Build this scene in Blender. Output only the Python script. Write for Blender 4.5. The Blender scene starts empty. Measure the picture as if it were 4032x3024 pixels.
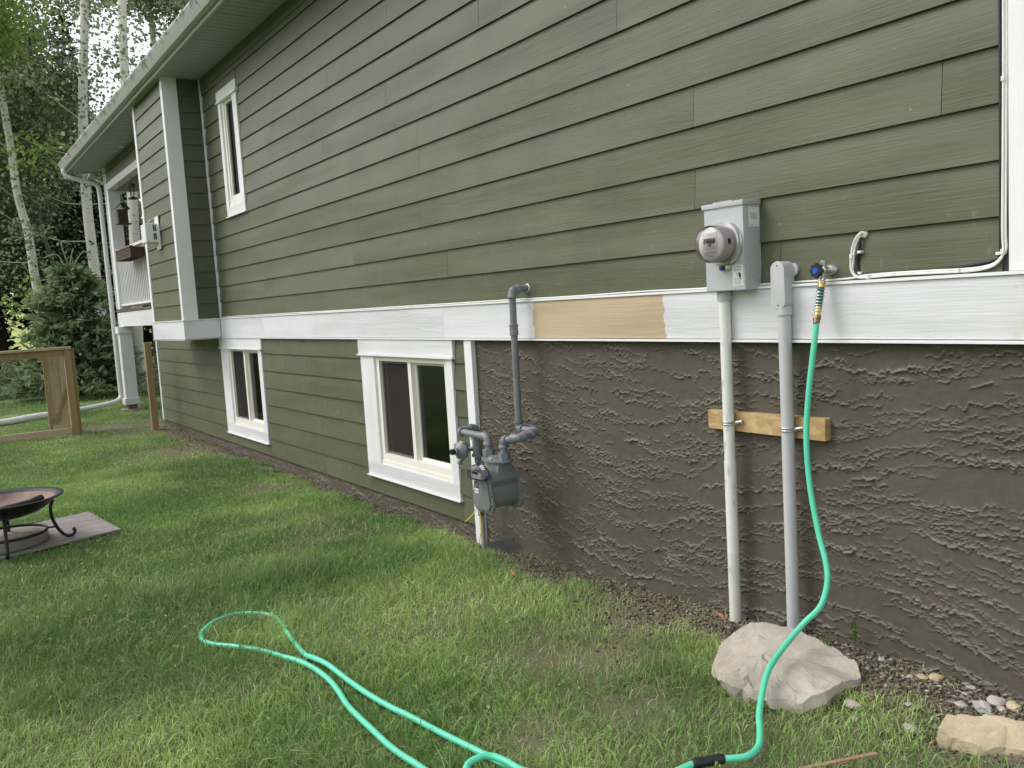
import bpy, bmesh, math, random
import numpy as np
from mathutils import Vector, Matrix
random.seed(7)
rng = np.random.default_rng(11)
S = bpy.context.scene
COL = S.collection

# ------------------------------------------------------------------ camera
CAM = Vector((-2.93, 0.0, 1.5))
yaw, pit, rol = 0.597706, -0.0969006, -0.0602162
d = Vector((math.sin(yaw)*math.cos(pit), math.cos(yaw)*math.cos(pit), math.sin(pit)))
r0 = Vector((math.cos(yaw), -math.sin(yaw), 0)); u0 = r0.cross(d)
rr = r0*math.cos(rol)+u0*math.sin(rol); uu = -r0*math.sin(rol)+u0*math.cos(rol)
cd = bpy.data.cameras.new('camera'); cam = bpy.data.objects.new('camera', cd); COL.objects.link(cam)
cam.matrix_world = Matrix(((rr.x, uu.x, -d.x, CAM.x), (rr.y, uu.y, -d.y, CAM.y), (rr.z, uu.z, -d.z, CAM.z), (0, 0, 0, 1)))
cd.sensor_fit = 'HORIZONTAL'; cd.sensor_width = 36; cd.lens = 36*3393.03/4032
cd.clip_start = 0.05; cd.clip_end = 2000
S.camera = cam

# ------------------------------------------------------------------ sky, sun, exposure
SUN_EL, SUN_AZ = math.radians(46), math.radians(-52)   # azimuth from +Y toward +X (negative = toward the yard side)
w = bpy.data.worlds.new('World'); S.world = w; w.use_nodes = True
nt = w.node_tree; nt.nodes.clear()
sky = nt.nodes.new('ShaderNodeTexSky'); sky.sky_type = 'NISHITA'; sky.sun_disc = False
sky.sun_elevation = SUN_EL; sky.sun_rotation = SUN_AZ; sky.air_density = 1.6; sky.dust_density = 2.5; sky.ozone_density = 1.0
hs = nt.nodes.new('ShaderNodeHueSaturation'); hs.inputs['Saturation'].default_value = 0.24
bgn = nt.nodes.new('ShaderNodeBackground'); bgn.inputs['Strength'].default_value = 0.15
wo = nt.nodes.new('ShaderNodeOutputWorld')
nt.links.new(sky.outputs[0], hs.inputs['Color']); nt.links.new(hs.outputs[0], bgn.inputs['Color']); nt.links.new(bgn.outputs[0], wo.inputs[0])
sl = bpy.data.lights.new('sun', 'SUN'); sl.energy = .5; sl.angle = math.radians(24); sl.color = (1, .965, .91)
so = bpy.data.objects.new('sun', sl); COL.objects.link(so)
sdir = Vector((math.sin(SUN_AZ)*math.cos(SUN_EL), math.cos(SUN_AZ)*math.cos(SUN_EL), math.sin(SUN_EL)))
so.rotation_euler = (-sdir).to_track_quat('-Z', 'Y').to_euler(); so.location = (-6, 6, 12)
S.view_settings.view_transform = 'Standard'; S.view_settings.look = 'None'
S.view_settings.gamma = 1; S.view_settings.use_curve_mapping = False
S.view_settings.exposure = 0.80
try:
    S.cycles.max_bounces = 6; S.cycles.transparent_max_bounces = 8
except Exception: pass

# ------------------------------------------------------------------ materials
def mat(name, col=(.5, .5, .5), rough=.6, metal=0, spec=.5):
    m = bpy.data.materials.new(name); m.use_nodes = True
    b = m.node_tree.nodes['Principled BSDF']
    b.inputs['Base Color'].default_value = (*col, 1); b.inputs['Roughness'].default_value = rough
    b.inputs['Metallic'].default_value = metal; b.inputs['Specular IOR Level'].default_value = spec
    return m
def N(m, t, **k):
    n = m.node_tree.nodes.new(t)
    for a, v in k.items(): setattr(n, a, v)
    return n
def L(m, a, b): m.node_tree.links.new(a, b)
def bsdf(m): return m.node_tree.nodes['Principled BSDF']
def coords(m, scale=(1, 1, 1), rand=False, src='Object'):
    tc = N(m, 'ShaderNodeTexCoord'); mp = N(m, 'ShaderNodeMapping'); mp.inputs['Scale'].default_value = scale
    L(m, tc.outputs[src], mp.inputs['Vector'])
    if rand:
        oi = N(m, 'ShaderNodeObjectInfo'); mu = N(m, 'ShaderNodeMath', operation='MULTIPLY'); mu.inputs[1].default_value = 37
        L(m, oi.outputs['Random'], mu.inputs[0]); L(m, mu.outputs[0], mp.inputs['Location'])
    return mp.outputs[0]
def noise(m, vec, scale, detail=4, rough=.55, dist=0):
    n = N(m, 'ShaderNodeTexNoise'); n.inputs['Scale'].default_value = scale; n.inputs['Detail'].default_value = detail
    n.inputs['Roughness'].default_value = rough; n.inputs['Distortion'].default_value = dist
    if vec is not None: L(m, vec, n.inputs['Vector'])
    return n.outputs['Fac']
def ramp(m, fac, stops, interp='LINEAR'):
    r = N(m, 'ShaderNodeValToRGB'); r.color_ramp.interpolation = interp
    el = r.color_ramp.elements
    while len(el) < len(stops): el.new(.5)
    for e, (p, c) in zip(el, stops):
        e.position = p; e.color = (*c, 1) if len(c) == 3 else c
    L(m, fac, r.inputs[0]); return r.outputs[0]
def mix(m, fac, a, b, mode='MIX'):
    n = N(m, 'ShaderNodeMix', data_type='RGBA', blend_type=mode)
    if hasattr(fac, 'links'): L(m, fac, n.inputs[0])
    else: n.inputs[0].default_value = fac
    for i, v in ((6, a), (7, b)):
        if hasattr(v, 'links'): L(m, v, n.inputs[i])
        else: n.inputs[i].default_value = (*v, 1)
    return n.outputs[2]
def bump(m, h, dist, strength=1):
    b = N(m, 'ShaderNodeBump'); b.inputs['Distance'].default_value = dist; b.inputs['Strength'].default_value = strength
    L(m, h, b.inputs['Height']); L(m, b.outputs[0], bsdf(m).inputs['Normal']); return b
def mathn(m, op, a, b):
    n = N(m, 'ShaderNodeMath', operation=op)
    for i, v in ((0, a), (1, b)):
        if hasattr(v, 'links'): L(m, v, n.inputs[i])
        else: n.inputs[i].default_value = v
    return n.outputs[0]

def grain(m, vert=False, scale=26, fine=True):
    sc = (1, 1, .14) if vert else (1, .10, 1)
    v = coords(m, sc, rand=True)
    wv = N(m, 'ShaderNodeTexWave', wave_type='BANDS', bands_direction='Y' if vert else 'Z', wave_profile='SAW')
    wv.inputs['Scale'].default_value = scale; wv.inputs['Distortion'].default_value = 5; wv.inputs['Detail'].default_value = 3
    wv.inputs['Detail Scale'].default_value = 1.6; wv.inputs['Detail Roughness'].default_value = .55
    L(m, v, wv.inputs['Vector'])
    n1 = noise(m, v, 5, 2)
    amp = ramp(m, n1, [(.42, (.0,)*3), (.60, (1,)*3)])
    w0 = mathn(m, 'MULTIPLY', mathn(m, 'SUBTRACT', wv.outputs['Fac'], .5), amp)
    sc2 = (1, 1, .05) if vert else (1, .035, 1)
    f = noise(m, coords(m, sc2, rand=True), 120, 3, .6)
    return mathn(m, 'ADD', mathn(m, 'MULTIPLY', w0, .85), mathn(m, 'MULTIPLY', f, .8))

def siding_mat(name, col):
    m = mat(name, col, .5, spec=.4)
    g = grain(m); bump(m, g, .0014, 1)
    v = coords(m, (1, 1, 1))
    a = noise(m, v, 2.2, 5, .6); c1 = mix(m, ramp(m, a, [(.35, (0,)*3), (.7, (1,)*3)]), [c*.9 for c in col], [c*1.1 for c in col])
    oi = N(m, 'ShaderNodeObjectInfo'); vv = mathn(m, 'MULTIPLY_ADD', oi.outputs['Random'], .10)
    vv.node.inputs[2].default_value = .95
    c2 = mix(m, 1, c1, c1, 'MIX'); hsv = N(m, 'ShaderNodeHueSaturation'); L(m, c2, hsv.inputs['Color']); L(m, vv, hsv.inputs['Value'])
    # chalky scuffs and mud spatter with a shape of their own
    sp = noise(m, coords(m, (1, 3, 1.5)), 7, 8, .75)
    tcz = N(m, 'ShaderNodeTexCoord'); sz = N(m, 'ShaderNodeSeparateXYZ'); L(m, tcz.outputs['Object'], sz.inputs[0])
    mz_ = N(m, 'ShaderNodeMapRange'); L(m, sz.outputs['Z'], mz_.inputs[0]); mz_.inputs[1].default_value = 2.1; mz_.inputs[2].default_value = 1.5; mz_.inputs[3].default_value = 0; mz_.inputs[4].default_value = .06
    spm = ramp(m, mathn(m, 'ADD', sp, mz_.outputs[0]), [(.64, (0,)*3), (.76, (.30,)*3)])
    c3 = mix(m, spm, hsv.outputs[0], (.42, .42, .36))
    vo = N(m, 'ShaderNodeTexVoronoi'); vo.inputs['Scale'].default_value = 9; vo.inputs['Randomness'].default_value = 1
    L(m, coords(m, (1, 1, .8)), vo.inputs['Vector'])
    dot = ramp(m, vo.outputs['Distance'], [(.022, (1,)*3), (.04, (0,)*3)])
    c4 = mix(m, mathn(m, 'MULTIPLY', dot, .55), c3, (.5, .5, .42))
    L(m, c4, bsdf(m).inputs['Base Color']); return m
M_side = siding_mat('olive_siding', (.105, .112, .067))

def white_mat(name, col=(.73, .725, .75), vert=False, g=True):
    m = mat(name, col, .55, spec=.4)
    if g: bump(m, grain(m, vert, 30), .0022, .9)
    v = coords(m, (1, 1, 1)); a = noise(m, v, 4, 6, .65)
    c = mix(m, ramp(m, a, [(.5, (0,)*3), (.8, (.35,)*3)]), col, [c*.78 for c in col])
    sp = noise(m, coords(m, (1, 1, 1)), 55, 3, .6); c = mix(m, ramp(m, sp, [(.73, (0,)*3), (.78, (.6,)*3)]), c, (.35, .33, .3))
    L(m, c, bsdf(m).inputs['Base Color']); return m
M_white = white_mat('white_trim_paint'); M_whitev = white_mat('white_trim_paint_vertical', (.80, .795, .81), vert=True)
M_vinyl = white_mat('cream_vinyl', (.80, .775, .70), g=False)
M_flash = mat('white_flashing', (.80, .80, .80), .35)
# band board: white paint lapping over bare beige primer between y 2.93 and 4.0
def band_mat():
    m = mat('band_board_paint', (.8, .8, .82), .55, spec=.4); bump(m, grain(m, False, 30), .0018, 1)
    tc = N(m, 'ShaderNodeTexCoord'); sx = N(m, 'ShaderNodeSeparateXYZ'); L(m, tc.outputs['Object'], sx.inputs[0])
    wob = mathn(m, 'MULTIPLY', mathn(m, 'SUBTRACT', noise(m, tc.outputs['Object'], 18, 3), .5), .09)
    y = mathn(m, 'ADD', sx.outputs['Y'], wob)
    a = mathn(m, 'MULTIPLY', mathn(m, 'GREATER_THAN', y, 2.945), mathn(m, 'LESS_THAN', y, 3.995))
    be = noise(m, coords(m, (1, .3, 1)), 6, 5)
    beige = mix(m, be, (.50, .385, .255), (.54, .42, .285))
    n2 = noise(m, coords(m), 3.5, 6, .6); wh = mix(m, ramp(m, n2, [(.5, (0,)*3), (.8, (.35,)*3)]), (.71, .705, .74), (.58, .57, .58))
    sp = noise(m, coords(m, (1, 1, 1)), 45, 3, .6); wh = mix(m, ramp(m, sp, [(.73, (0,)*3), (.77, (.7,)*3)]), wh, (.3, .29, .27))
    mr = N(m, 'ShaderNodeMapRange'); L(m, sx.outputs['Y'], mr.inputs[0]); mr.inputs[1].default_value = 1.40; mr.inputs[2].default_value = 1.33
    ru = mathn(m, 'MULTIPLY', mr.outputs[0], ramp(m, noise(m, coords(m, (1, 1, 1)), 14, 3), [(.45, (0,)*3), (.65, (.7,)*3)]))
    wh = mix(m, ru, wh, (.62, .48, .28))
    L(m, mix(m, a, wh, beige), bsdf(m).inputs['Base Color']); return m
M_band = band_mat()

def stucco_mat():
    m = mat('brown_stucco', (.08, .068, .05), .85, spec=.25)
    v = coords(m); a = noise(m, v, 1.6, 5, .6); b = noise(m, v, 22, 5, .7)
    c = mix(m, ramp(m, a, [(.35, (0,)*3), (.65, (1,)*3)]), (.088, .069, .054), (.072, .066, .050))
    c = mix(m, ramp(m, b, [(.3, (0,)*3), (.75, (.6,)*3)]), c, (.13, .115, .09))
    at = N(m, 'ShaderNodeAttribute'); at.attribute_name = 'col'; sp = N(m, 'ShaderNodeSeparateColor'); L(m, at.outputs['Color'], sp.inputs[0])   # light caught on the lips is painted in as paler crests
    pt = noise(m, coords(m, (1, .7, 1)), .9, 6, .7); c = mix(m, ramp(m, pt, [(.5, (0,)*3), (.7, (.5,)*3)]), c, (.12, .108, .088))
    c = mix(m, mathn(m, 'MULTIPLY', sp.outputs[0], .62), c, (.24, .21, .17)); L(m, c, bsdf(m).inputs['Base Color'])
    n = noise(m, v, 320, 5, .7); n2 = noise(m, coords(m, (1, .5, 1.4)), 46, 6, .65)
    bump(m, mathn(m, 'ADD', mathn(m, 'MULTIPLY', n, .45), n2), .0018, .8); return m
M_stucco = stucco_mat()

def simple(name, col, rough=.5, metal=0, var=.15, vs=12, bmp=0, bs=60, spec=.5):
    m = mat(name, col, rough, metal, spec)
    a = noise(m, coords(m), vs, 5, .6)
    L(m, mix(m, ramp(m, a, [(.3, (0,)*3), (.7, (1,)*3)]), [c*(1-var) for c in col], [min(1, c*(1+var)) for c in col]), bsdf(m).inputs['Base Color'])
    if bmp: bump(m, noise(m, coords(m), bs, 4), bmp, .7)
    return m
M_box = simple('grey_enamel', (.46, .47, .485), .42, 0, .05, 8)
M_boxd = simple('dark_bare_metal', (.10, .10, .10), .5, .3)
M_pvcg = simple('grey_pvc', (.50, .50, .52), .42, 0, .05, 6)
M_gas = simple('gas_pipe_paint', (.185, .195, .215), .4, 0, .14, 16, .0006, 50)
M_gasb = simple('gas_meter_paint', (.185, .20, .205), .36, 0, .08, 10, .0005, 40)
M_gasd = simple('gas_band_dark', (.125, .14, .155), .4, 0, .08)
M_alu = simple('aluminium', (.62, .62, .62), .32, .9, .06)
M_brass = simple('brass', (.62, .45, .18), .3, .95, .12, 60)
M_bronze = simple('dull_bronze', (.22, .16, .09), .42, .8, .15, 60)
M_hose = simple('mint_hose_vinyl', (.115, .62, .40), .38, 0, .05, 5)
M_black = simple('black_rubber', (.012, .012, .013), .5, 0, .2)
M_dteal = simple('teal_sleeve', (.008, .10, .085), .4)
M_cable = simple('white_cable', (.78, .77, .74), .4, 0, .05)
M_blue = mat('blue_plastic', (.01, .10, .55), .35)
M_seal = mat('violet_seal', (.05, .03, .45), .35)
M_yellow = mat('yellow_wire', (.75, .65, .03), .4)
M_print = mat('black_print', (.03, .03, .035), .6)
M_grayprint = mat('grey_print', (.30, .30, .33), .6)
M_red = mat('red_print', (.42, .02, .03), .5)
M_label = simple('paper_label', (.80, .80, .79), .5, 0, .04, 30)
M_lcd = mat('lcd_grey', (.09, .095, .09), .15)
M_drum = simple('meter_drum', (.74, .66, .67), .4, 0, .04)
M_iron = simple('black_iron', (.022, .021, .022), .5, .4, .3, 20, .0008, 90)
M_rust = simple('rusty_bowl', (.25, .175, .145), .8, .2, .35, 9, .001, 60)
M_char = simple('charred_wood', (.02, .016, .015), .9, 0, .4, 40, .004, 60)
M_ash = simple('ash', (.5, .48, .47), .95, 0, .3, 40)
M_soffit = simple('soffit_shade_grey', (.40, .41, .40), .55, 0, .03)  # white soffit greyed, the shade under the eave is put into its colour
M_dark = mat('dark_room', (.035, .032, .03), .9)
M_green_wire = mat('galvanised_wire', (.42, .44, .40), .4, .6)
M_tyvek = simple('grey_sheathing', (.16, .155, .16), .8)

def pvcw():
    m = mat('white_pvc', (.74, .73, .71), .4)
    tc = N(m, 'ShaderNodeTexCoord'); sx = N(m, 'ShaderNodeSeparateXYZ'); L(m, tc.outputs['Object'], sx.inputs[0])
    low = mathn(m, 'MULTIPLY', mathn(m, 'LESS_THAN', sx.outputs['Z'], .33), .5)
    n = noise(m, coords(m, (1, 1, .35)), 24, 5, .7)
    c = mix(m, ramp(m, n, [(.56, (0,)*3), (.68, (.75,)*3)]), (.74, .73, .71), (.34, .34, .33))
    c = mix(m, mathn(m, 'MULTIPLY', low, noise(m, coords(m), 9, 3)), c, (.42, .42, .28)); L(m, c, bsdf(m).inputs['Base Color']); return m
M_pvcw = pvcw(); bsdf(M_pvcw).inputs['Roughness'].default_value = .35
def gutter_mat():
    m = mat('gutter_aluminium_paint', (.50, .50, .49), .45)
    n = noise(m, coords(m, (1, .9, .5)), 9, 7, .75)
    tc = N(m, 'ShaderNodeTexCoord'); sx = N(m, 'ShaderNodeSeparateXYZ'); L(m, tc.outputs['Object'], sx.inputs[0])
    h = N(m, 'ShaderNodeMapRange'); L(m, sx.outputs['Z'], h.inputs[0]); h.inputs[1].default_value = 4.2; h.inputs[2].default_value = 4.31
    k = mathn(m, 'MULTIPLY', h.outputs[0], 1.1); s = mathn(m, 'ADD', n, mathn(m, 'MULTIPLY', k, .17))
    L(m, mix(m, ramp(m, s, [(.62, (0,)*3), (.74, (.9,)*3)]), (.50, .50, .48), (.05, .05, .04)), bsdf(m).inputs['Base Color']); return m
M_gutter = gutter_mat()
def wood(name, c1, c2, vert=True, rough=.75, sc=(1, 1, .09), bs=.002):
    m = mat(name, c1, rough, spec=.3)
    v = coords(m, sc, rand=True); n = noise(m, v, 32, 6, .65, .6); n2 = noise(m, v, 5, 3)
    c = mix(m, ramp(m, n, [(.3, (0,)*3), (.7, (1,)*3)]), c1, c2); c = mix(m, ramp(m, n2, [(.4, (0,)*3), (.8, (.5,)*3)]), c, [x*.55 for x in c1])
    L(m, c, bsdf(m).inputs['Base Color']); bump(m, n, bs, .6); return m
M_ftv = wood('treated_wood_upright', (.27, .185, .095), (.40, .285, .155))
M_fth = wood('treated_wood_rail', (.42, .32, .20), (.56, .45, .33), sc=(.09, 1, 1))
M_fpale = wood('treated_board_panel', (.46, .385, .23), (.56, .475, .31))
M_block = wood('osb_block', (.40, .26, .11), (.58, .42, .22), sc=(1, .35, 1))
def osb(m):
    vo = N(m, 'ShaderNodeTexVoronoi'); vo.inputs['Scale'].default_value = 42; L(m, coords(m, (1, .6, 1)), vo.inputs['Vector'])
    sp = N(m, 'ShaderNodeSeparateColor'); L(m, vo.outputs['Color'], sp.inputs[0]); c0 = bsdf(m).inputs['Base Color'].links[0].from_socket
    L(m, mix(m, .28, c0, ramp(m, sp.outputs[0], [(0, (.16, .09, .03)), (.5, (.42, .28, .12)), (1, (.66, .52, .32))])), bsdf(m).inputs['Base Color'])
osb(M_block)
M_grey_w = wood('weathered_plywood', (.17, .145, .14), (.40, .365, .35), sc=(.22, 1, 1))
M_darkw = wood('dark_planter_wood', (.05, .030, .020), (.12, .08, .055), sc=(1, .1, 1))
M_deckw = wood('deck_edge_wood', (.10, .065, .045), (.25, .19, .15), sc=(1, .2, 1))
M_sfence = wood('distant_rail_wood', (.09, .05, .03), (.14, .09, .06))
M_slab = simple('sand_stone_slab', (.24, .215, .18), .9, 0, .25, 10, .003, 80)

def glass_mat():
    m = bpy.data.materials.new('window_glass'); m.use_nodes = True; t = m.node_tree; t.nodes.clear()
    o = t.nodes.new('ShaderNodeOutputMaterial'); g = t.nodes.new('ShaderNodeBsdfGlossy'); g.inputs['Roughness'].default_value = .015
    tr = t.nodes.new('ShaderNodeBsdfTransparent'); tr.inputs[0].default_value = (.86, .9, .88, 1); fr = t.nodes.new('ShaderNodeFresnel'); fr.inputs[0].default_value = 1.72
    mx = t.nodes.new('ShaderNodeMixShader'); t.links.new(fr.outputs[0], mx.inputs[0]); t.links.new(tr.outputs[0], mx.inputs[1]); t.links.new(g.outputs[0], mx.inputs[2]); t.links.new(mx.outputs[0], o.inputs[0])
    return m
M_glass = glass_mat()
def clear_plastic(name, tint, ior=1.5, r=.05):
    m = glass_mat(); m.name = name
    for n in m.node_tree.nodes:
        if n.type == 'BSDF_TRANSPARENT': n.inputs[0].default_value = (*tint, 1)
        if n.type == 'BSDF_GLOSSY': n.inputs['Roughness'].default_value = r
        if n.type == 'FRESNEL': n.inputs[0].default_value = ior
    return m
M_clear = clear_plastic('clear_meter_glass', (.93, .92, .93), 1.45)
M_clearp = clear_plastic('clear_index_cover', (.82, .80, .84), 1.55, .1)
def screen_mat():
    m = bpy.data.materials.new('insect_screen'); m.use_nodes = True; t = m.node_tree; t.nodes.clear()
    o = t.nodes.new('ShaderNodeOutputMaterial'); a = t.nodes.new('ShaderNodeBsdfDiffuse'); a.inputs[0].default_value = (.06, .055, .05, 1)
    tr = t.nodes.new('ShaderNodeBsdfTransparent'); mx = t.nodes.new('ShaderNodeMixShader'); mx.inputs[0].default_value = .5
    t.links.new(tr.outputs[0], mx.inputs[1]); t.links.new(a.outputs[0], mx.inputs[2]); t.links.new(mx.outputs[0], o.inputs[0]); return m
M_screen = screen_mat()
M_curt = simple('grey_curtain', (.22, .24, .24), .9, 0, .1); M_lace = simple('pale_lace', (.34, .38, .34), .9, 0, .35, 30)

def bark_mat():
    m = mat('aspen_bark', (.6, .58, .5), .75)
    v = coords(m, (1, 1, 1)); n = noise(m, coords(m, (1.0, 1.0, 9)), 5.5, 5, .7)
    k = noise(m, coords(m, (3, 3, 4)), 1.1, 4, .8)
    c = mix(m, noise(m, v, 2, 4), (.66, .63, .53), (.80, .78, .70))
    c = mix(m, ramp(m, n, [(.60, (0,)*3), (.66, (1,)*3)]), c, (.06, .05, .045))
    c = mix(m, ramp(m, k, [(.63, (0,)*3), (.68, (1,)*3)]), c, (.04, .035, .03)); L(m, c, bsdf(m).inputs['Base Color'])
    bump(m, n, .01, .4); return m
M_bark = bark_mat()
M_gbark = simple('grey_bark', (.12, .11, .09), .9, 0, .5, 14, .01, 20)
M_dbark = simple('dark_spruce_bark', (.035, .028, .025), .95, 0, .4, 12, .01, 20)
def leaf_mat(name, c1, c2, tr=.35):
    m = bpy.data.materials.new(name); m.use_nodes = True; t = m.node_tree; t.nodes.clear()
    o = t.nodes.new('ShaderNodeOutputMaterial'); g = t.nodes.new('ShaderNodeNewGeometry')
    r = ramp(m, g.outputs['Random Per Island'], [(0, c1), (.75, [(a+b)/2 for a, b in zip(c1, c2)]), (1, c2)])
    a = t.nodes.new('ShaderNodeBsdfDiffuse'); b = t.nodes.new('ShaderNodeBsdfTranslucent'); mx = t.nodes.new('ShaderNodeMixShader'); mx.inputs[0].default_value = tr
    L(m, r, a.inputs[0]); h = t.nodes.new('ShaderNodeHueSaturation'); h.inputs['Value'].default_value = 1.3; L(m, r, h.inputs['Color']); L(m, h.outputs[0], b.inputs[0])
    L(m, a.outputs[0], mx.inputs[1]); L(m, b.outputs[0], mx.inputs[2]); L(m, mx.outputs[0], o.inputs[0]); return m
M_leafA = leaf_mat('aspen_leaves', (.115, .145, .085), (.36, .41, .25), .45)
M_leafB = leaf_mat('bright_leaves', (.16, .25, .06), (.34, .44, .14), .45)
M_needle = leaf_mat('spruce_needles', (.11, .155, .078), (.28, .36, .19), .2)
M_tips = leaf_mat('spruce_new_growth', (.21, .28, .15), (.40, .47, .28), .2)
M_needled = leaf_mat('dark_spruce_needles', (.022, .028, .018), (.06, .07, .045), .05)
M_shoot = leaf_mat('pale_shoots', (.30, .36, .25), (.42, .48, .34), .1)
M_weed = leaf_mat('weed_leaves', (.05, .10, .02), (.16, .24, .07), .3)
M_clover = leaf_mat('clover_leaves', (.20, .34, .09), (.42, .52, .22), .3)
M_far = leaf_mat('field_grass_painted_sun', (.30, .38, .06), (.50, .55, .14), .3)
def grass_mat():
    m = bpy.data.materials.new('grass_blades'); m.use_nodes = True; t = m.node_tree; t.nodes.clear()
    o = t.nodes.new('ShaderNodeOutputMaterial'); at = t.nodes.new('ShaderNodeAttribute'); at.attribute_name = 'col'
    p = t.nodes.new('ShaderNodeBsdfPrincipled'); p.inputs['Roughness'].default_value = .5; p.inputs['Specular IOR Level'].default_value = .3
    b = t.nodes.new('ShaderNodeBsdfTranslucent'); mx = t.nodes.new('ShaderNodeMixShader'); mx.inputs[0].default_value = .3
    L(m, at.outputs['Color'], p.inputs['Base Color']); L(m, at.outputs['Color'], b.inputs[0]); L(m, p.outputs[0], mx.inputs[1]); L(m, b.outputs[0], mx.inputs[2]); L(m, mx.outputs[0], o.inputs[0]); return m
M_grass = grass_mat()

# ------------------------------------------------------------------ object helpers
ORG = {}
def link(o, parent):
    COL.objects.link(o)
    if parent is not None: o.parent = parent
    return o
def tag(o, label=None, cat=None, group=None, kind=None):
    if label: o['label'] = label
    if cat: o['category'] = cat
    if group: o['group'] = group
    if kind: o['kind'] = kind
    return o
def thing(name, loc, label, cat, group=None):
    o = bpy.data.objects.new(name, None); COL.objects.link(o); o.location = loc; o.empty_display_size = .1
    ORG[o.name] = Vector(loc); return tag(o, label, cat, group)
def org(parent): return ORG.get(parent.name, Vector((0, 0, 0))) if parent is not None else Vector((0, 0, 0))
def mesh_np(name, V, F, m, parent=None, smooth=False, col=None):
    """V (n,3) world coordinates, F (k,s) faces of equal size"""
    V = np.asarray(V, dtype=np.float64); F = np.asarray(F, dtype=np.int32)
    o0 = org(parent); V = V-np.array(o0)
    me = bpy.data.meshes.new(name); s = F.shape[1]
    me.vertices.add(len(V)); me.vertices.foreach_set('co', V.astype(np.float32).ravel())
    me.loops.add(F.size); me.loops.foreach_set('vertex_index', F.ravel())
    me.polygons.add(len(F)); me.polygons.foreach_set('loop_start', np.arange(0, F.size, s, dtype=np.int32))
    me.polygons.foreach_set('loop_total', np.full(len(F), s, dtype=np.int32))
    if smooth: me.polygons.foreach_set('use_smooth', np.ones(len(F), dtype=bool))
    if col is not None:
        a = me.color_attributes.new('col', 'FLOAT_COLOR', 'POINT'); a.data.foreach_set('color', np.asarray(col, dtype=np.float32).ravel())
    me.materials.append(m); me.update(calc_edges=True)
    o = bpy.data.objects.new(name, me); link(o, parent); ORG[o.name] = o0
    return o
def obj(name, V, F, m, parent=None, smooth=False):
    o0 = org(parent); me = bpy.data.meshes.new(name)
    me.from_pydata([tuple(Vector(v)-o0) for v in V], [], F)
    if smooth: me.polygons.foreach_set('use_smooth', [True]*len(me.polygons))
    me.materials.append(m); me.update()
    o = bpy.data.objects.new(name, me); link(o, parent); ORG[o.name] = o0; return o
BF = [(0, 1, 3, 2), (4, 6, 7, 5), (0, 4, 5, 1), (2, 3, 7, 6), (0, 2, 6, 4), (1, 5, 7, 3)]
def boxv(x0, x1, y0, y1, z0, z1): return [(x, y, z) for x in (x0, x1) for y in (y0, y1) for z in (z0, z1)]
class MB:
    """collects boxes and tubes that belong to ONE part"""
    def __init__(s): s.V = []; s.F = []
    def add(s, V, F):
        n = len(s.V); s.V += [tuple(v) for v in V]; s.F += [tuple(i+n for i in f) for f in F]; return s
    def box(s, *a): return s.add(boxv(*a), BF)
    def hexa(s, P): return s.add(P, BF)
    def tube(s, pts, r, n=10, cap=True):
        V, F = tube(pts, r, n, cap); return s.add(V, F)
    def cyl(s, a, b, r, n=20): return s.tube([a, b], r, n)
    def build(s, name, m, parent=None, smooth=False, bev=0, auto=None):
        o = obj(name, s.V, s.F, m, parent, smooth); me = o.data
        if bev or auto:
            bm = bmesh.new(); bm.from_mesh(me); bmesh.ops.recalc_face_normals(bm, faces=bm.faces)
            if bev: 
                ed = [e for e in bm.edges if len(e.link_faces) == 2 and e.calc_face_angle(0) > .7]
                bmesh.ops.bevel(bm, geom=ed, offset=bev, segments=2, profile=.6, affect='EDGES', clamp_overlap=True)
            bm.to_mesh(me); bm.free()
        if auto:
            me.polygons.foreach_set('use_smooth', [True]*len(me.polygons))
            me.set_sharp_from_angle(angle=auto)
        return o
def tube(pts, r, n=10, cap=True):
    P = [Vector(p) for p in pts]; k = len(P)
    R = r if hasattr(r, '__len__') else [r]*k
    V = []; F = []; up = None
    for i in range(k):
        t = (P[min(i+1, k-1)]-P[max(i-1, 0)]).normalized()
        if up is None: up = Vector((0, 0, 1)) if abs(t.z) < .9 else Vector((0, 1, 0))
        a = (up-t*up.dot(t)).normalized(); b = t.cross(a); up = a
        V += [tuple(P[i]+(a*math.cos(q)+b*math.sin(q))*R[i]) for q in (2*math.pi*j/n for j in range(n))]
    for i in range(k-1):
        for j in range(n):
            j2 = (j+1) % n; F.append((i*n+j, i*n+j2, (i+1)*n+j2, (i+1)*n+j))
    if cap: F.append(tuple(range(n-1, -1, -1))); F.append(tuple((k-1)*n+j for j in range(n)))
    return V, F
def spline(pts, sub=6):
    P = [Vector(p) for p in pts]; out = []
    for i in range(len(P)-1):
        p0, p1, p2, p3 = P[max(i-1, 0)], P[i], P[i+1], P[min(i+2, len(P)-1)]
        for s in range(sub):
            t = s/sub; out.append(.5*((2*p1)+(p2-p0)*t+(2*p0-5*p1+4*p2-p3)*t*t+(3*p1-p0-3*p2+p3)*t**3))
    out.append(P[-1]); return out
def lathe(prof, c, axis, n=32):
    """prof: (radius, distance along axis)"""
    ax = Vector(axis).normalized(); up = Vector((0, 0, 1)) if abs(ax.z) < .9 else Vector((0, 1, 0))
    a = (up-ax*up.dot(ax)).normalized(); b = ax.cross(a); V = []; F = []; k = len(prof)
    for (r, h) in prof: V += [tuple(Vector(c)+ax*h+(a*math.cos(q)+b*math.sin(q))*r) for q in (2*math.pi*j/n for j in range(n))]
    for i in range(k-1):
        for j in range(n): F.append((i*n+j, i*n+(j+1) % n, (i+1)*n+(j+1) % n, (i+1)*n+j))
    return V, F
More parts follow.
